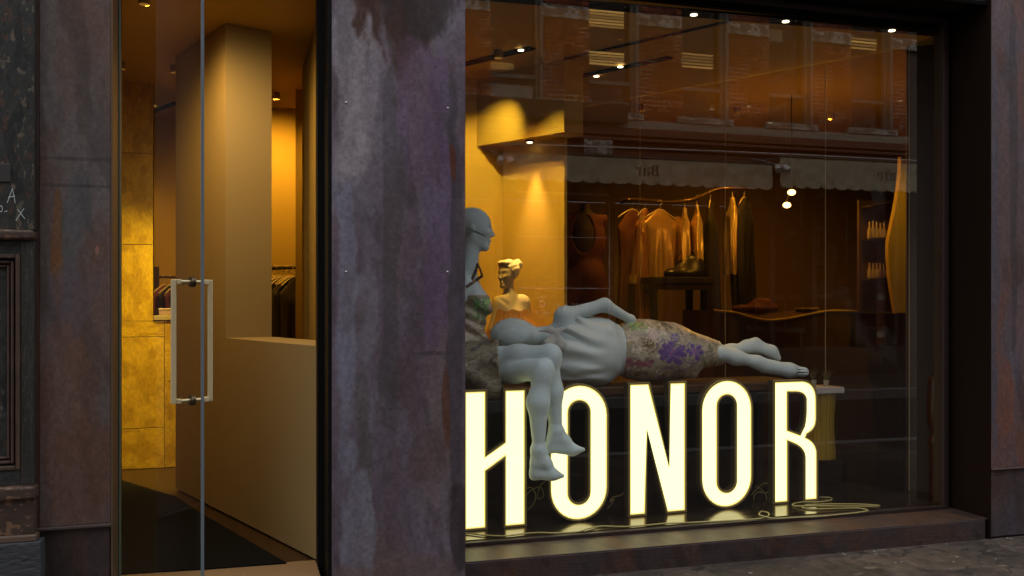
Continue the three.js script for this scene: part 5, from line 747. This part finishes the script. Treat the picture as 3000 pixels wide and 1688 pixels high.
{ // little table with a fluted gold pedestal, white top and two plants, right of the letter R
  const zt = -1.02, c = P(2094, 982, zt), y0 = DECK, yT = c[1], t = thing('side_table', 'side table with fluted gold pedestal and white top right of the letter R', 'table', [c[0], DECK, zt]);
  part(t, 'top', box(P(2052, 980, zt)[0], P(2124, 980, zt)[0], P(2090, 990, zt)[1], P(2090, 975, zt)[1], zt - 0.22, zt, 0.003), mat([0.62, 0.58, 0.55], 0.4));
  const n = 120, rows = 24, pos = [], ix = [], yb = P(2090, 1158, zt)[1], yt = P(2090, 992, zt)[1]; for (let j = 0; j <= rows; j++) for (let i = 0; i <= n; i++) { const q = j / rows, a = i / n * Math.PI * 2, r = 0.088 * (1 - 0.12 * Math.sin(q * Math.PI) ** 2) + 0.006 * Math.abs(Math.sin(a * 11)); pos.push(c[0] - 0.01 + Math.cos(a) * r, yt + (yb - yt) * q, zt - 0.11 + Math.sin(a) * r); if (i && j) { const k = j * (n + 1) + i; ix.push(k - n - 2, k - n - 1, k - 1, k - 1, k - n - 1, k); } }
  const g = new THREE.BufferGeometry(); g.setAttribute('position', new THREE.Float32BufferAttribute(pos, 3)); g.setIndex(ix); g.computeVertexNormals(); part(t, 'pedestal', g, mat([0.62, 0.43, 0.07], 0.38, { metalness: 0.4 }));
  part(t, 'base', box(c[0] - 0.14, c[0] + 0.12, DECK, yb, zt - 0.22, zt - 0.01, 0.004), mat([0.03, 0.02, 0.014], 0.25));
  const rr = rng(5); for (const [u, label] of [[2046, 'spiky little plant in a glass on the left of the white table top'], [2078, 'bushy little plant in a glass on the right of the white table top']]) {
    const p = P(u, 974, zt - 0.08), pt = thing('potted_plant', label, 'plant', p); part(pt, 'pot', cyl(p, [p[0], p[1] + 0.05, p[2]], 0.014, 0.02, 16), phys([0.4, 0.36, 0.28], 0.1, {}));
    const lg = []; for (let i = 0; i < 22; i++) { const a = rr() * 6.3, h = 0.05 + rr() * 0.06, o = 0.015 + rr() * 0.04; lg.push(new THREE.ConeGeometry(0.005, h, 5).translate(0, h / 2, 0).rotateZ(-o * 12 * Math.cos(a)).rotateX(o * 12 * Math.sin(a)).translate(p[0], p[1] + 0.045, p[2])); }
    part(pt, 'leaves', mergeGeometries(lg), mat([0.12, 0.1, 0.03], 0.7));
  }
}
{ // dark turned urn standing in the right corner of the display
  const zu = -0.52, p = P(2352, 1150, zu), y = (v) => P(2352, v, zu)[1], pr = [[0.0001, y(1245)], [0.055, y(1245)], [0.055, y(1120)], [0.07, y(1115)], [0.07, y(1105)], [0.04, y(1095)], [0.045, y(1085)], [0.075, y(1060)], [0.085, y(1030)], [0.07, y(985)], [0.075, y(978)], [0.062, y(965)], [0.068, y(958)], [0.05, y(945)], [0.0001, y(943)]];
  const g = new THREE.LatheGeometry(pr.map(([a, b]) => new THREE.Vector2(a * 0.62, Math.max(b, DECK))), 36).translate(p[0] + 0.0, 0, zu), m = new THREE.Mesh(g, mat([0.05, 0.014, 0.008], 0.35)); m.name = 'urn'; tag(m, 'dark red-brown turned urn in the right corner of the window', 'urn'); m.castShadow = m.receiveShadow = true; scene.add(m);
}
// ---------------------------------------------------------------- seen through the entrance
{
  const zr = -3.5, a = P(655, 676, zr), b = P(765, 673, zr), m = new THREE.Mesh(tube([a, b], 0.012, 8), dark); m.name = 'clothes_rail'; tag(m, 'dark clothes rail behind the opening of the slanting partition', 'clothes rail'); scene.add(m); m.castShadow = true;
  const rp = []; for (let i = 0; i <= 140; i++) { const t = i / 140, q = mid(a, b, t), an = i * 0.9; rp.push([q[0], q[1] + 0.014 + 0.007 * Math.sin(an), q[2] + 0.012 * Math.cos(an)]); }
  const h2 = new THREE.Mesh(tube(rp, 0.006, 420, false, 6), mat([0.55, 0.42, 0.22], 0.6)); h2.name = 'cord_wrap'; tag(h2, 'pale cord wound along the rail above the coats', 'cord'); scene.add(h2);
  const cs = [[[0.30, 0.22, 0.08], 0.62, 'mustard jacket'], [[0.05, 0.035, 0.022], 0.9, 'dark olive coat'], [[0.075, 0.052, 0.036], 0.95, 'brown trench coat'], [[0.03, 0.022, 0.018], 0.85, 'black-brown coat'], [[0.06, 0.04, 0.028], 0.8, 'umber coat']];
  cs.forEach(([c, h, n], i) => hung('coat', n + [' leftmost on the rail behind the partition', ', second on the rail behind the partition', ' in the middle of the rail behind the partition', ', fourth on the rail behind the partition', ' rightmost on the rail behind the partition'][i], [P(684 + i * 14, 676, zr)[0], P(684 + i * 14, 676, zr)[1], zr], 0.95, { w: 0.42, h, d: 0.11, flare: 0.06, folds: 5, seed: i * 3 }, cloth(c, 0.6)));
  for (let i = 0; i < 6; i++) { const p = P(684 + i * 10, 676, zr), t = thing('hanger', 'empty pale wooden hanger on the rail behind the partition', 'hanger', p, 'empty hangers behind the partition'); t.rotation.y = 0.95; const g = tube([[-0.19, -0.13, 0], [-0.1, -0.09, 0], [0, -0.06, 0], [0.1, -0.09, 0], [0.19, -0.13, 0]], 0.007, 20); g.userData.local = true; part(t, 'bar', g, mat([0.66, 0.5, 0.28], 0.5)); const hg = tube([[0, -0.06, 0], [0, -0.025, 0], [0.016, -0.008, 0], [0.01, 0.016, 0], [-0.012, 0.014, 0]], 0.003, 16); hg.userData.local = true; part(t, 'hook', hg, M.brass); }
}
{
  const zr = -4.0, a = P(380, 699, zr), b = P(445, 697, zr), t = thing('clothes_stand', 'dark clothes stand seen over the tiled wall, left of the door handle', 'clothes stand', [a[0], FLOOR, zr]), px = P(394, 700, zr)[0], yt = P(394, 671, zr)[1];
  const w = mat([0.05, 0.018, 0.02], 0.5); part(t, 'post', box(px - 0.018, px + 0.018, FLOOR, yt, zr - 0.02, zr + 0.02, 0.003), w); part(t, 'top_bar', box(px - 0.35, px - 0.019, yt - 0.03, yt, zr - 0.015, zr + 0.015, 0.003), w); part(t, 'rail', cyl([px + 0.019, b[1], zr], [px + 0.7, b[1], zr], 0.01), w);
  part(t, 'rail', cyl([px - 0.35, a[1] + 0.0, zr], [px - 0.019, a[1], zr], 0.008), w);
  const cs = [['purple blouse beside the dark stand post, leftmost', [0.15, 0.035, 0.1]], ['black blouse second on the stand over the tiled wall', [0.012, 0.008, 0.01]], ['plum blouse third on the stand over the tiled wall', [0.13, 0.03, 0.085]], ['black blouse rightmost on the stand, beside the door handle', [0.01, 0.008, 0.01]]];
  cs.forEach(([n, c], i) => hung('blouse', n, [px + 0.06 + i * 0.05, b[1], zr], 1.0, { w: 0.36, h: 0.36, d: 0.08, flare: 0.0, folds: 4, seed: i * 5 }, cloth(c, 0.5)));
  const yl = P(410, 806, YZ)[1], s = new THREE.Mesh(box(P(385, 800, YZ)[0] + 0.002, P(525, 800, YZ)[0], yl + 0.002, yl + 0.035, YZ - 0.16, YZ + 0.012, 0.003), mat([0.34, 0.26, 0.18], 0.5)); s.name = 'ledge'; tag(s, 'narrow stone ledge capping the low part of the tiled wall', 'ledge'); s.castShadow = s.receiveShadow = true; scene.add(s);
  const q = P(407, 792, YZ - 0.07), bx = thing('box', 'flat grey-pink box on the ledge of the tiled wall', 'box', [q[0], yl + 0.037, q[2]]); part(bx, 'base', box(q[0] - 0.02, q[0] + 0.2, yl + 0.037, yl + 0.075, q[2] - 0.06, q[2] + 0.03, 0.003), mat([0.3, 0.2, 0.2], 0.6)); part(bx, 'lid', box(q[0] - 0.022, q[0] + 0.202, yl + 0.076, yl + 0.09, q[2] - 0.062, q[2] + 0.032, 0.003), mat([0.36, 0.26, 0.26], 0.6));
}

// ================================================================ ACROSS THE STREET (seen mirrored in the shop glass)
{
  const zf = FRONT, Rx = (u) => R(u, 300, zf)[0], Ry = (u, v) => R(u, v, zf)[1];
  const bt = (bump) => (u, v) => { const X0 = u * 8, row = Math.floor(v * 24), X = X0 + (row % 2) * 0.5, fx = X - Math.floor(X), fy = v * 24 - row, joint = Math.min(fx * 0.215, (1 - fx) * 0.215, fy * 0.075, (1 - fy) * 0.075) < 0.006; if (bump) return joint ? 0 : 0.8 + 0.2 * vn(u * 200, v * 200, 5); const h = hash(Math.floor(X) % 8, row, 9), g = 0.75 + 0.45 * fbm(u * 60, v * 60, 3, 3), c = joint ? mix3([70, 46, 36], [214, 196, 176], sm(0.52, 0.62, fbm(u * 5, v * 5, 21, 4))) : mix3([120, 54, 34], [158, 80, 48], h); return [c[0] * g, c[1] * g, c[2] * g]; };
  const brick = mat([1, 1, 1], 0.85, { map: tex(1024, 1024, bt(false), { rx: 1 / 1.72, ry: 1 / 1.8 }), bumpMap: grey(512, 512, bt(true), { rx: 1 / 1.72, ry: 1 / 1.8 }), bumpScale: 0.012 });
  const stone = mat([1, 1, 1], 0.85, { map: tex(256, 64, (u, v) => { const a = fbm(u * 12, v * 5, 61, 5); return mix3([118, 112, 100], [200, 196, 188], sm(0.4, 0.66, a)); }) }), wood = mat([0.1, 0.055, 0.035], 0.6), sash = mat([0.2, 0.19, 0.16], 0.6), cornice = mat([0.16, 0.06, 0.035], 0.7);
  const t = thing('brick_building', 'red brick building across the street mirrored in the shop window', 'building', [8, 0, zf]);
  const x0 = -7, x1 = Rx(2281), yTop = 9.4, ySill = Ry(1740, 298), yBand0 = Ry(1640, 68), yBand1 = Ry(1640, 36), yShop = Ry(1700, 402);
  const pitch = (Rx(2191) - Rx(1297)) / 4, ww = 0.86, cx = [...Array(9)].map((_, i) => Rx(1297) + (i - 4) * pitch);
  const yHead = Math.min(yTop - 0.5, ySill + 2.65);
  const sh = new THREE.Shape([[x0, yShop], [x1, yShop], [x1, yTop], [x0, yTop]].map((p) => new THREE.Vector2(...p)));
  for (const c of cx) sh.holes.push(new THREE.Path([[c - ww / 2, ySill], [c - ww / 2, yHead], [c + ww / 2, yHead], [c + ww / 2, ySill]].map((p) => new THREE.Vector2(...p))));
  part(t, 'brick_wall', new THREE.ExtrudeGeometry(sh, { depth: 0.35, bevelEnabled: false }).translate(0, 0, zf), brick);
  const room = mat([0.3, 0.27, 0.22], 0.9), farGlass = phys([0.95, 0.97, 0.95], 0.02, { transmission: 1, thickness: 0, ior: 1.5 });
  part(t, 'room_wall', box(x0, x1 - 0.36, yShop, yTop, zf + 5, zf + 5.1), room); part(t, 'room_floor', box(x0, x1 - 0.36, yShop - 0.2, yShop - 0.002, zf + 0.37, zf + 5), room); part(t, 'room_wall', box(x0 - 0.1, x0 - 0.002, 0, yTop, zf + 0.02, zf + 5.1), room); part(t, 'room_wall', box(x0, x1 - 0.36, 0, yShop - 0.21, zf + 5, zf + 5.1), room); part(t, 'room_floor', box(x0, x1 - 0.36, -0.1, 0.02, zf + 0.31, zf + 5), room);
  const zi = zf - 0.012;
  const litBlind = (c) => mat([0.3, 0.24, 0.1], 0.6, { emissive: lin(1, 0.55, 0.13), emissiveIntensity: c });
  cx.forEach((c, i) => {
    const w = part(t, 'window', new THREE.PlaneGeometry(ww, yHead - ySill).translate(c, (yHead + ySill) / 2, zf + 0.2), farGlass);
    const k = i - 4, mY = Ry(1550, 205), fw = 0.05;
    part(w, 'frame', mergeGeometries([box(c - ww / 2, c - ww / 2 + fw, ySill, yHead, zf + 0.12, zf + 0.198), box(c + ww / 2 - fw, c + ww / 2, ySill, yHead, zf + 0.12, zf + 0.198), box(c - ww / 2 + fw, c + ww / 2 - fw, mY - 0.03, mY + 0.03, zf + 0.13, zf + 0.198), box(c - ww / 2 + fw, c + ww / 2 - fw, ySill, ySill + 0.06, zf + 0.12, zf + 0.198), box(c - ww / 2 + fw, c + ww / 2 - fw, yHead - 0.06, yHead, zf + 0.12, zf + 0.198)]), sash);
    const slats = { 0: [[150, 168, 3]], 1: [[16, 62, 6], [122, 158, 5]], 2: [[126, 166, 5]], 4: [[86, 118, 4]] }[k];
    if (slats) for (const [va, vb, n] of slats) for (let s = 0; s < n; s++) { const u = [1297, 1550, 1782, 1992, 2191][k], y = Ry(u, va + (vb - va) * (s + 0.5) / n), e = (k === 1 && va < 50 ? 0.7 : 0.7) + 2.4 * hash(s, k, 7) ** 3; part(w, 'blind_slat', box(c - ww / 2 + 0.08, c + ww / 2 - (k ? 0.14 : 0.4), y - 0.018, y + 0.012, zf + 0.215, zf + 0.23), litBlind(e)); }
    if (k === 2) { const p = R(1812, 141, zf + 0.27); part(w, 'lamp', new THREE.SphereGeometry(0.045, 14, 10).translate(...p), litBlind(9)); }
    if (k === 0) part(w, 'shade', box(c - ww / 2 + 0.06, c + ww / 2 - 0.06, Ry(1297, 245), Ry(1297, 205), zf + 0.22, zf + 0.23), mat([0.4, 0.36, 0.3], 0.8));
    if (k === 3) part(w, 'picture', box(c - 0.3, c - 0.02, Ry(1992, 98), Ry(1992, 68), zf + 0.22, zf + 0.23), mat([0.32, 0.25, 0.12], 0.6));
    part(t, 'sill', box(c - ww / 2 - 0.1, c + ww / 2 + 0.1, ySill - 0.1, ySill, zf - 0.07, zf + 0.12, 0.008), stone);
    part(t, 'lintel', box(c - ww / 2 - 0.1, c + ww / 2 + 0.1, yHead, yHead + 0.22, zf - 0.02, zf + 0.1, 0.006), stone);
    part(t, 'band_stone', box(c + ww / 2 + 0.012, c + pitch - ww / 2 - 0.012, yBand0, yBand1, zf - 0.02, zf + 0.1, 0.006), stone);
    part(t, 'window_casing', box(c + ww / 2 - 0.02, c + ww / 2 + 0.035, ySill + 0.001, yHead - 0.001, zf - 0.016, zf + 0.11, 0.004), mat([0.2, 0.19, 0.16], 0.7));
  });
  part(t, 'sill_course', box(x0, x1 - 0.004, ySill - 0.24, ySill - 0.101, zf - 0.05, zf + 0.1, 0.008), mat([0.34, 0.31, 0.24], 0.8));
  // moulded shop cornice
  let y = ySill - 0.242; const prof = [[0.16, 0.10], [0.10, 0.14], [0.07, 0.06], [0.09, 0.16], [0.16, 0.05], [0.06, 0.12], [0.2, 0.07], [0.07, 0.11]], tot = prof.reduce((s, p) => s + p[0], 0), kk = (ySill - 0.242 - yShop + 0.02) / tot;
  prof.forEach(([h, d]) => { part(t, 'cornice_moulding', box(x0, x1 - 0.002, y - h * kk, y, zf - d, zf + 0.1, 0.012), cornice); y -= h * kk; });
  part(t, 'patched_plaster', box(Rx(1460), Rx(1530), Ry(1500, 392), Ry(1500, 356), zf - 0.168, zf - 0.15, 0.004), stone);
  part(t, 'roof', box(x0, x1, yTop, yTop + 0.2, zf - 0.1, zf + 6), wood); part(t, 'party_wall', box(x1 - 0.35, x1, 0, yTop, zf + 0.41, zf + 6), brick);
  // shop level
  part(t, 'stall_riser', box(x0, x1, -0.01, 0.5, zf + 0.02, zf + 0.3), mat([0.06, 0.035, 0.025], 0.6));
  for (const u of [1262, 1425, 1545, 1690, 1810, 1950, 2055, 2165, 2262]) part(t, 'shop_mullion', box(Rx(u) - 0.05, Rx(u) + 0.05, 0.5, yShop, zf + 0.08, zf + 0.299, 0.008), mat([0.05, 0.022, 0.014], 0.6));
  for (let i = 0; i < 8; i++) { const us = [1262, 1425, 1545, 1690, 1810, 1950, 2055, 2165, 2262], a = Rx(us[i]) + 0.052, b = Rx(us[i + 1]) - 0.052; part(t, 'shop_pane', new THREE.PlaneGeometry(b - a, yShop - 0.52).translate((a + b) / 2, (yShop + 0.5) / 2, zf + 0.2), farGlass); }
  part(t, 'sign_frame', mergeGeometries([box(Rx(1303), Rx(1535), Ry(1420, 488), Ry(1420, 483), zf + 0.03, zf + 0.06), box(Rx(1303), Rx(1535), Ry(1420, 596.5), Ry(1420, 594.5), zf + 0.04, zf + 0.05), box(Rx(1303), Rx(1535), Ry(1420, 726), Ry(1420, 724), zf + 0.04, zf + 0.05), box(Rx(1534), Rx(1536), Ry(1420, 830), Ry(1420, 488.5), zf + 0.04, zf + 0.05)]), mat([0.75, 0.74, 0.72], 0.5));
  // lettering on the shop panes
  const deco = (name, ua, ub, va, vb, draw) => { const w = Math.abs(Rx(ub) - Rx(ua)), yh = Ry((ua + ub) / 2, va), yl = Ry((ua + ub) / 2, vb), h = yh - yl, W = 256, H = Math.round(256 * h / w), tx = canvasTex(W, H, (g) => { g.clearRect(0, 0, W, H); g.fillStyle = '#e8e4da'; g.strokeStyle = '#e8e4da'; g.textAlign = 'center'; g.textBaseline = 'middle'; draw(g, W, H); }); part(t, name, new THREE.PlaneGeometry(w, h).rotateY(Math.PI).translate((Rx(ua) + Rx(ub)) / 2, (yh + yl) / 2, zf + 0.026), mat([1, 1, 1], 0.7, { map: tx, transparent: true, alphaTest: 0.35, side: THREE.DoubleSide })); };
  deco('window_lettering', 1342, 1388, 742, 806, (g, W, H) => { g.font = 'bold 130px serif'; g.fillText('G', W / 2, H * 0.36); g.lineWidth = 7; g.beginPath(); g.moveTo(W * 0.34, H * 0.15); g.lineTo(W * 0.3, H * 0.04); g.lineTo(W * 0.42, H * 0.1); g.lineTo(W * 0.5, H * 0.015); g.lineTo(W * 0.58, H * 0.1); g.lineTo(W * 0.7, H * 0.04); g.lineTo(W * 0.66, H * 0.15); g.closePath(); g.stroke(); g.font = '68px serif'; g.fillText('GINZA', W / 2, H * 0.68); g.fillRect(W * 0.2, H * 0.88, W * 0.6, 6); });
  deco('window_lettering', 1388, 1486, 758, 786, (g, W, H) => { g.font = `bold ${Math.round(H * 1.0)}px serif`; const s = 'DUAL'; [...s].forEach((c, i) => g.fillText(c, W * (0.14 + i * 0.24), H * 0.55)); });
  part(t, 'fire_cable', tube([[Rx(1250), Ry(1300, 371), zf - 0.25], [Rx(1500), Ry(1500, 376), zf - 0.25], [Rx(1760), Ry(1760, 385), zf - 0.25], [Rx(2020), Ry(2020, 396), zf - 0.25], [Rx(2280), Ry(2280, 409), zf - 0.25]], 0.012, 60), mat([0.6, 0.56, 0.5], 0.6));
}
// awnings with scalloped, lettered valances
function awning(label, ua, ub, vt, vb, words) {
  const z = FRONT - 1.0, um = (ua + ub) / 2, X = (u) => R(u, 430, z)[0], y1 = R(um, vt, z)[1], y0 = R(um, vb, z)[1], xa = X(ua), xb = X(ub), w = xb - xa, h = y1 - y0;
  const t = thing('awning', label, 'awning', [(xa + xb) / 2, y0, FRONT], 'cream awnings across the street');
  const n = Math.round(w / 0.26), s = new THREE.Shape(); s.moveTo(xa, y1); s.lineTo(xb, y1); s.lineTo(xb, y0 + 0.07); for (let i = n; i > 0; i--) { const c = xa + w * (i - 0.5) / n, r = w / n / 2; for (let k = 1; k <= 8; k++) { const a = Math.PI * k / 8; s.lineTo(c + r * Math.cos(a), y0 + 0.06 - 0.055 * Math.sin(a)); } s.lineTo(xa + w * (i - 1) / n, y0 + 0.075); } s.closePath();
  const g = new THREE.ExtrudeGeometry(s, { depth: 0.006, bevelEnabled: false }); const p = g.attributes.position, uv = g.attributes.uv; for (let i = 0; i < p.count; i++) uv.setXY(i, (xb - p.getX(i)) / w, (p.getY(i) - y0) / h); g.translate(0, 0, z - 0.006);
  const tx = canvasTex(2048, Math.max(64, Math.round(2048 * h / w)), (c, W, H) => { c.fillStyle = '#bdb196'; c.fillRect(0, 0, W, H); const r = rng(W + H + n); for (let i = 0; i < 900; i++) { c.globalAlpha = 0.1 + r() * 0.12; c.fillStyle = ['#8f8266', '#d6ccb4', '#a39678', '#7a6d55'][i % 4]; c.beginPath(); c.ellipse(r() * W, r() * H, 8 + r() * 50, 6 + r() * 26, r() * 3, 0, 7); c.fill(); } c.globalAlpha = 1; c.fillStyle = '#2a2014'; c.textAlign = 'center'; c.textBaseline = 'middle'; for (const [txt, u, size, al] of words) { c.globalAlpha = al; c.font = `bold ${Math.round(H * size)}px serif`; c.fillText(txt, (xb - X(u)) / w * W, H * 0.46); } c.globalAlpha = 1; c.fillStyle = '#6d614a'; c.fillRect(0, H * 0.02, W, H * 0.02); });
  part(t, 'valance', g, mat([1, 1, 1], 0.85, { map: tx, side: THREE.DoubleSide }));
  const top = y1 + 0.10, cv = new THREE.BufferGeometry(); cv.setAttribute('position', new THREE.Float32BufferAttribute([xa, y1, z, xb, y1, z, xb, top, FRONT - 0.14, xa, top, FRONT - 0.14, xa, y1 - 0.01, z, xb, y1 - 0.01, z, xb, top - 0.01, FRONT - 0.14, xa, top - 0.01, FRONT - 0.14], 3)); cv.setAttribute('uv', new THREE.Float32BufferAttribute([0, 0.9, 1, 0.9, 1, 1, 0, 1, 0, 0.9, 1, 0.9, 1, 1, 0, 1], 2)); cv.setIndex([0, 2, 1, 0, 3, 2, 4, 5, 6, 4, 6, 7]); cv.computeVertexNormals();
  part(t, 'canopy', cv, mat([0.05, 0.04, 0.03], 0.85, { side: THREE.DoubleSide }));
  for (const x of [xa + 0.02, xb - 0.02]) part(t, 'side_arm', bar([x, y1 - 0.02, z], [x, top - 0.05, FRONT - 0.14], 0.025), mat([0.2, 0.19, 0.17], 0.5));
  part(t, 'front_bar', bar([xa, y1, z - 0.014], [xb, y1, z - 0.014], 0.02), mat([0.12, 0.1, 0.07], 0.5));
}
awning('long cream awning with the word Bar across the street, mirrored in the glass', 1264, 1942, 396, 466, [['Bar', 1628, 0.55, 0.8], ['❦', 1541, 0.46, 0.7], ['❦', 1700, 0.46, 0.7], ['&', 1738, 0.4, 0.25], ['Café', 1800, 0.45, 0.12]]);
awning('shorter cream awning with faint lettering right of the two white lamps', 1962, 2420, 404, 482, [['Cafe', 2240, 0.5, 0.5], ['❦', 2180, 0.42, 0.45]]);
for (const [u, v, label] of [[1268, 405, 'double white floodlight at the left end of the long awning'], [1962, 424, 'double white floodlight between the two awnings']]) {
  const z = FRONT - 1.02, p = R(u, v, z), t = thing('floodlight', label, 'outdoor lamp', p, 'floodlights over the awnings');
  for (const s of [-1, 1]) { const h = part(t, 'head', cyl([p[0] + s * 0.07, p[1] + 0.04, p[2] - 0.02], [p[0] + s * 0.09, p[1] - 0.05, p[2] - 0.1], 0.04, 0.06, 18), mat([0.7, 0.68, 0.66], 0.45)); void h; }
  part(t, 'arm', bar([p[0], p[1] + 0.05, p[2]], [p[0], p[1] + 0.3, FRONT - 0.16], 0.025), mat([0.4, 0.38, 0.36], 0.5)); part(t, 'plate', box(p[0] - 0.1, p[0] + 0.1, p[1] + 0.02, p[1] + 0.06, p[2] - 0.02, p[2] + 0.02, 0.004), mat([0.4, 0.38, 0.36], 0.5));
}
{ // dark sign board under the first-floor windows, with a beaded upper edge
  const z = FRONT - 0.2, a = R(1150, 231, z), b = R(1580, 236, z), y0 = R(1400, 300, z)[1], t = thing('sign_board', 'dark blank sign board with beaded top edge under the mirrored windows', 'sign', [(a[0] + b[0]) / 2, y0, z]);
  part(t, 'board', box(a[0] - 1.5, b[0], y0, a[1] - 0.03, z, z + 0.06, 0.006), mat([0.03, 0.022, 0.014], 0.6)); const bd = []; for (let x = a[0] - 1.4; x < b[0]; x += 0.13) bd.push(new THREE.SphereGeometry(0.022, 8, 6).translate(x, a[1] - 0.012, z + 0.02)); const m = part(t, 'beading', mergeGeometries(bd), mat([0.45, 0.4, 0.3], 0.5)); m.userData.kind = 'stuff';
  part(t, 'bracket', bar([a[0] + 0.3, y0 + 0.1, z + 0.06], [a[0] + 0.3, y0 + 0.1, FRONT], 0.03), dark); part(t, 'bracket', bar([b[0] - 0.3, y0 + 0.1, z + 0.06], [b[0] - 0.3, y0 + 0.1, FRONT], 0.03), dark);
  const cb = new THREE.Mesh(tube([R(1300, -6, z), R(1345, 112, z), R(1392, 228, z)], 0.012, 20), dark); cb.name = 'stay_wire'; tag(cb, 'thin slanting stay wire above the beaded sign board', 'wire'); scene.add(cb);
}
{ // the next house on the right across the street, dark
  const x1 = R(2281, 300, FRONT)[0], t = thing('dark_building', 'dim house beside the brick building across the street', 'building', [x1 + 3, 0, FRONT]);
  part(t, 'wall', box(x1 + 0.02, x1 + 9, -0.01, 8, FRONT + 0.05, FRONT + 6), mat([0.12, 0.08, 0.06], 0.85));
  for (const k of [0, 1, 2]) part(t, 'window', box(x1 + 1 + k * 2.4, x1 + 1.9 + k * 2.4, 4.3, 6.2, FRONT + 0.03, FRONT + 0.06, 0.005), mat([0.08, 0.09, 0.1], 0.12));
}
// crumbs of litter on the pavement by the ledge
{
  const r = rng(19), gs = [[], []]; for (let i = 0; i < 60; i++) { const u = 1500 + r() * 1075, v0 = 1349 + (2482 - u) * 0.077 + 6, p = PY(u, v0 + (r() ** 2) * 60, 0.003); if (p[2] < 0.02) continue; gs[i % 2].push(new THREE.IcosahedronGeometry(0.003 + r() * 0.006, 0).scale(1 + r(), 0.6, 1).translate(...p)); }
  [['pale crumbs of rubble scattered on the pavement along the ledge', [0.26, 0.23, 0.2]], ['dark grit scattered on the pavement along the ledge', [0.08, 0.07, 0.06]]].forEach(([l, c], i) => { const m = new THREE.Mesh(mergeGeometries(gs[i]), mat(c, 0.8)); m.name = numbered('grit'); tag(m, l, 'grit'); m.userData.kind = 'stuff'; scene.add(m); });
}
renderer.render(scene, camera);
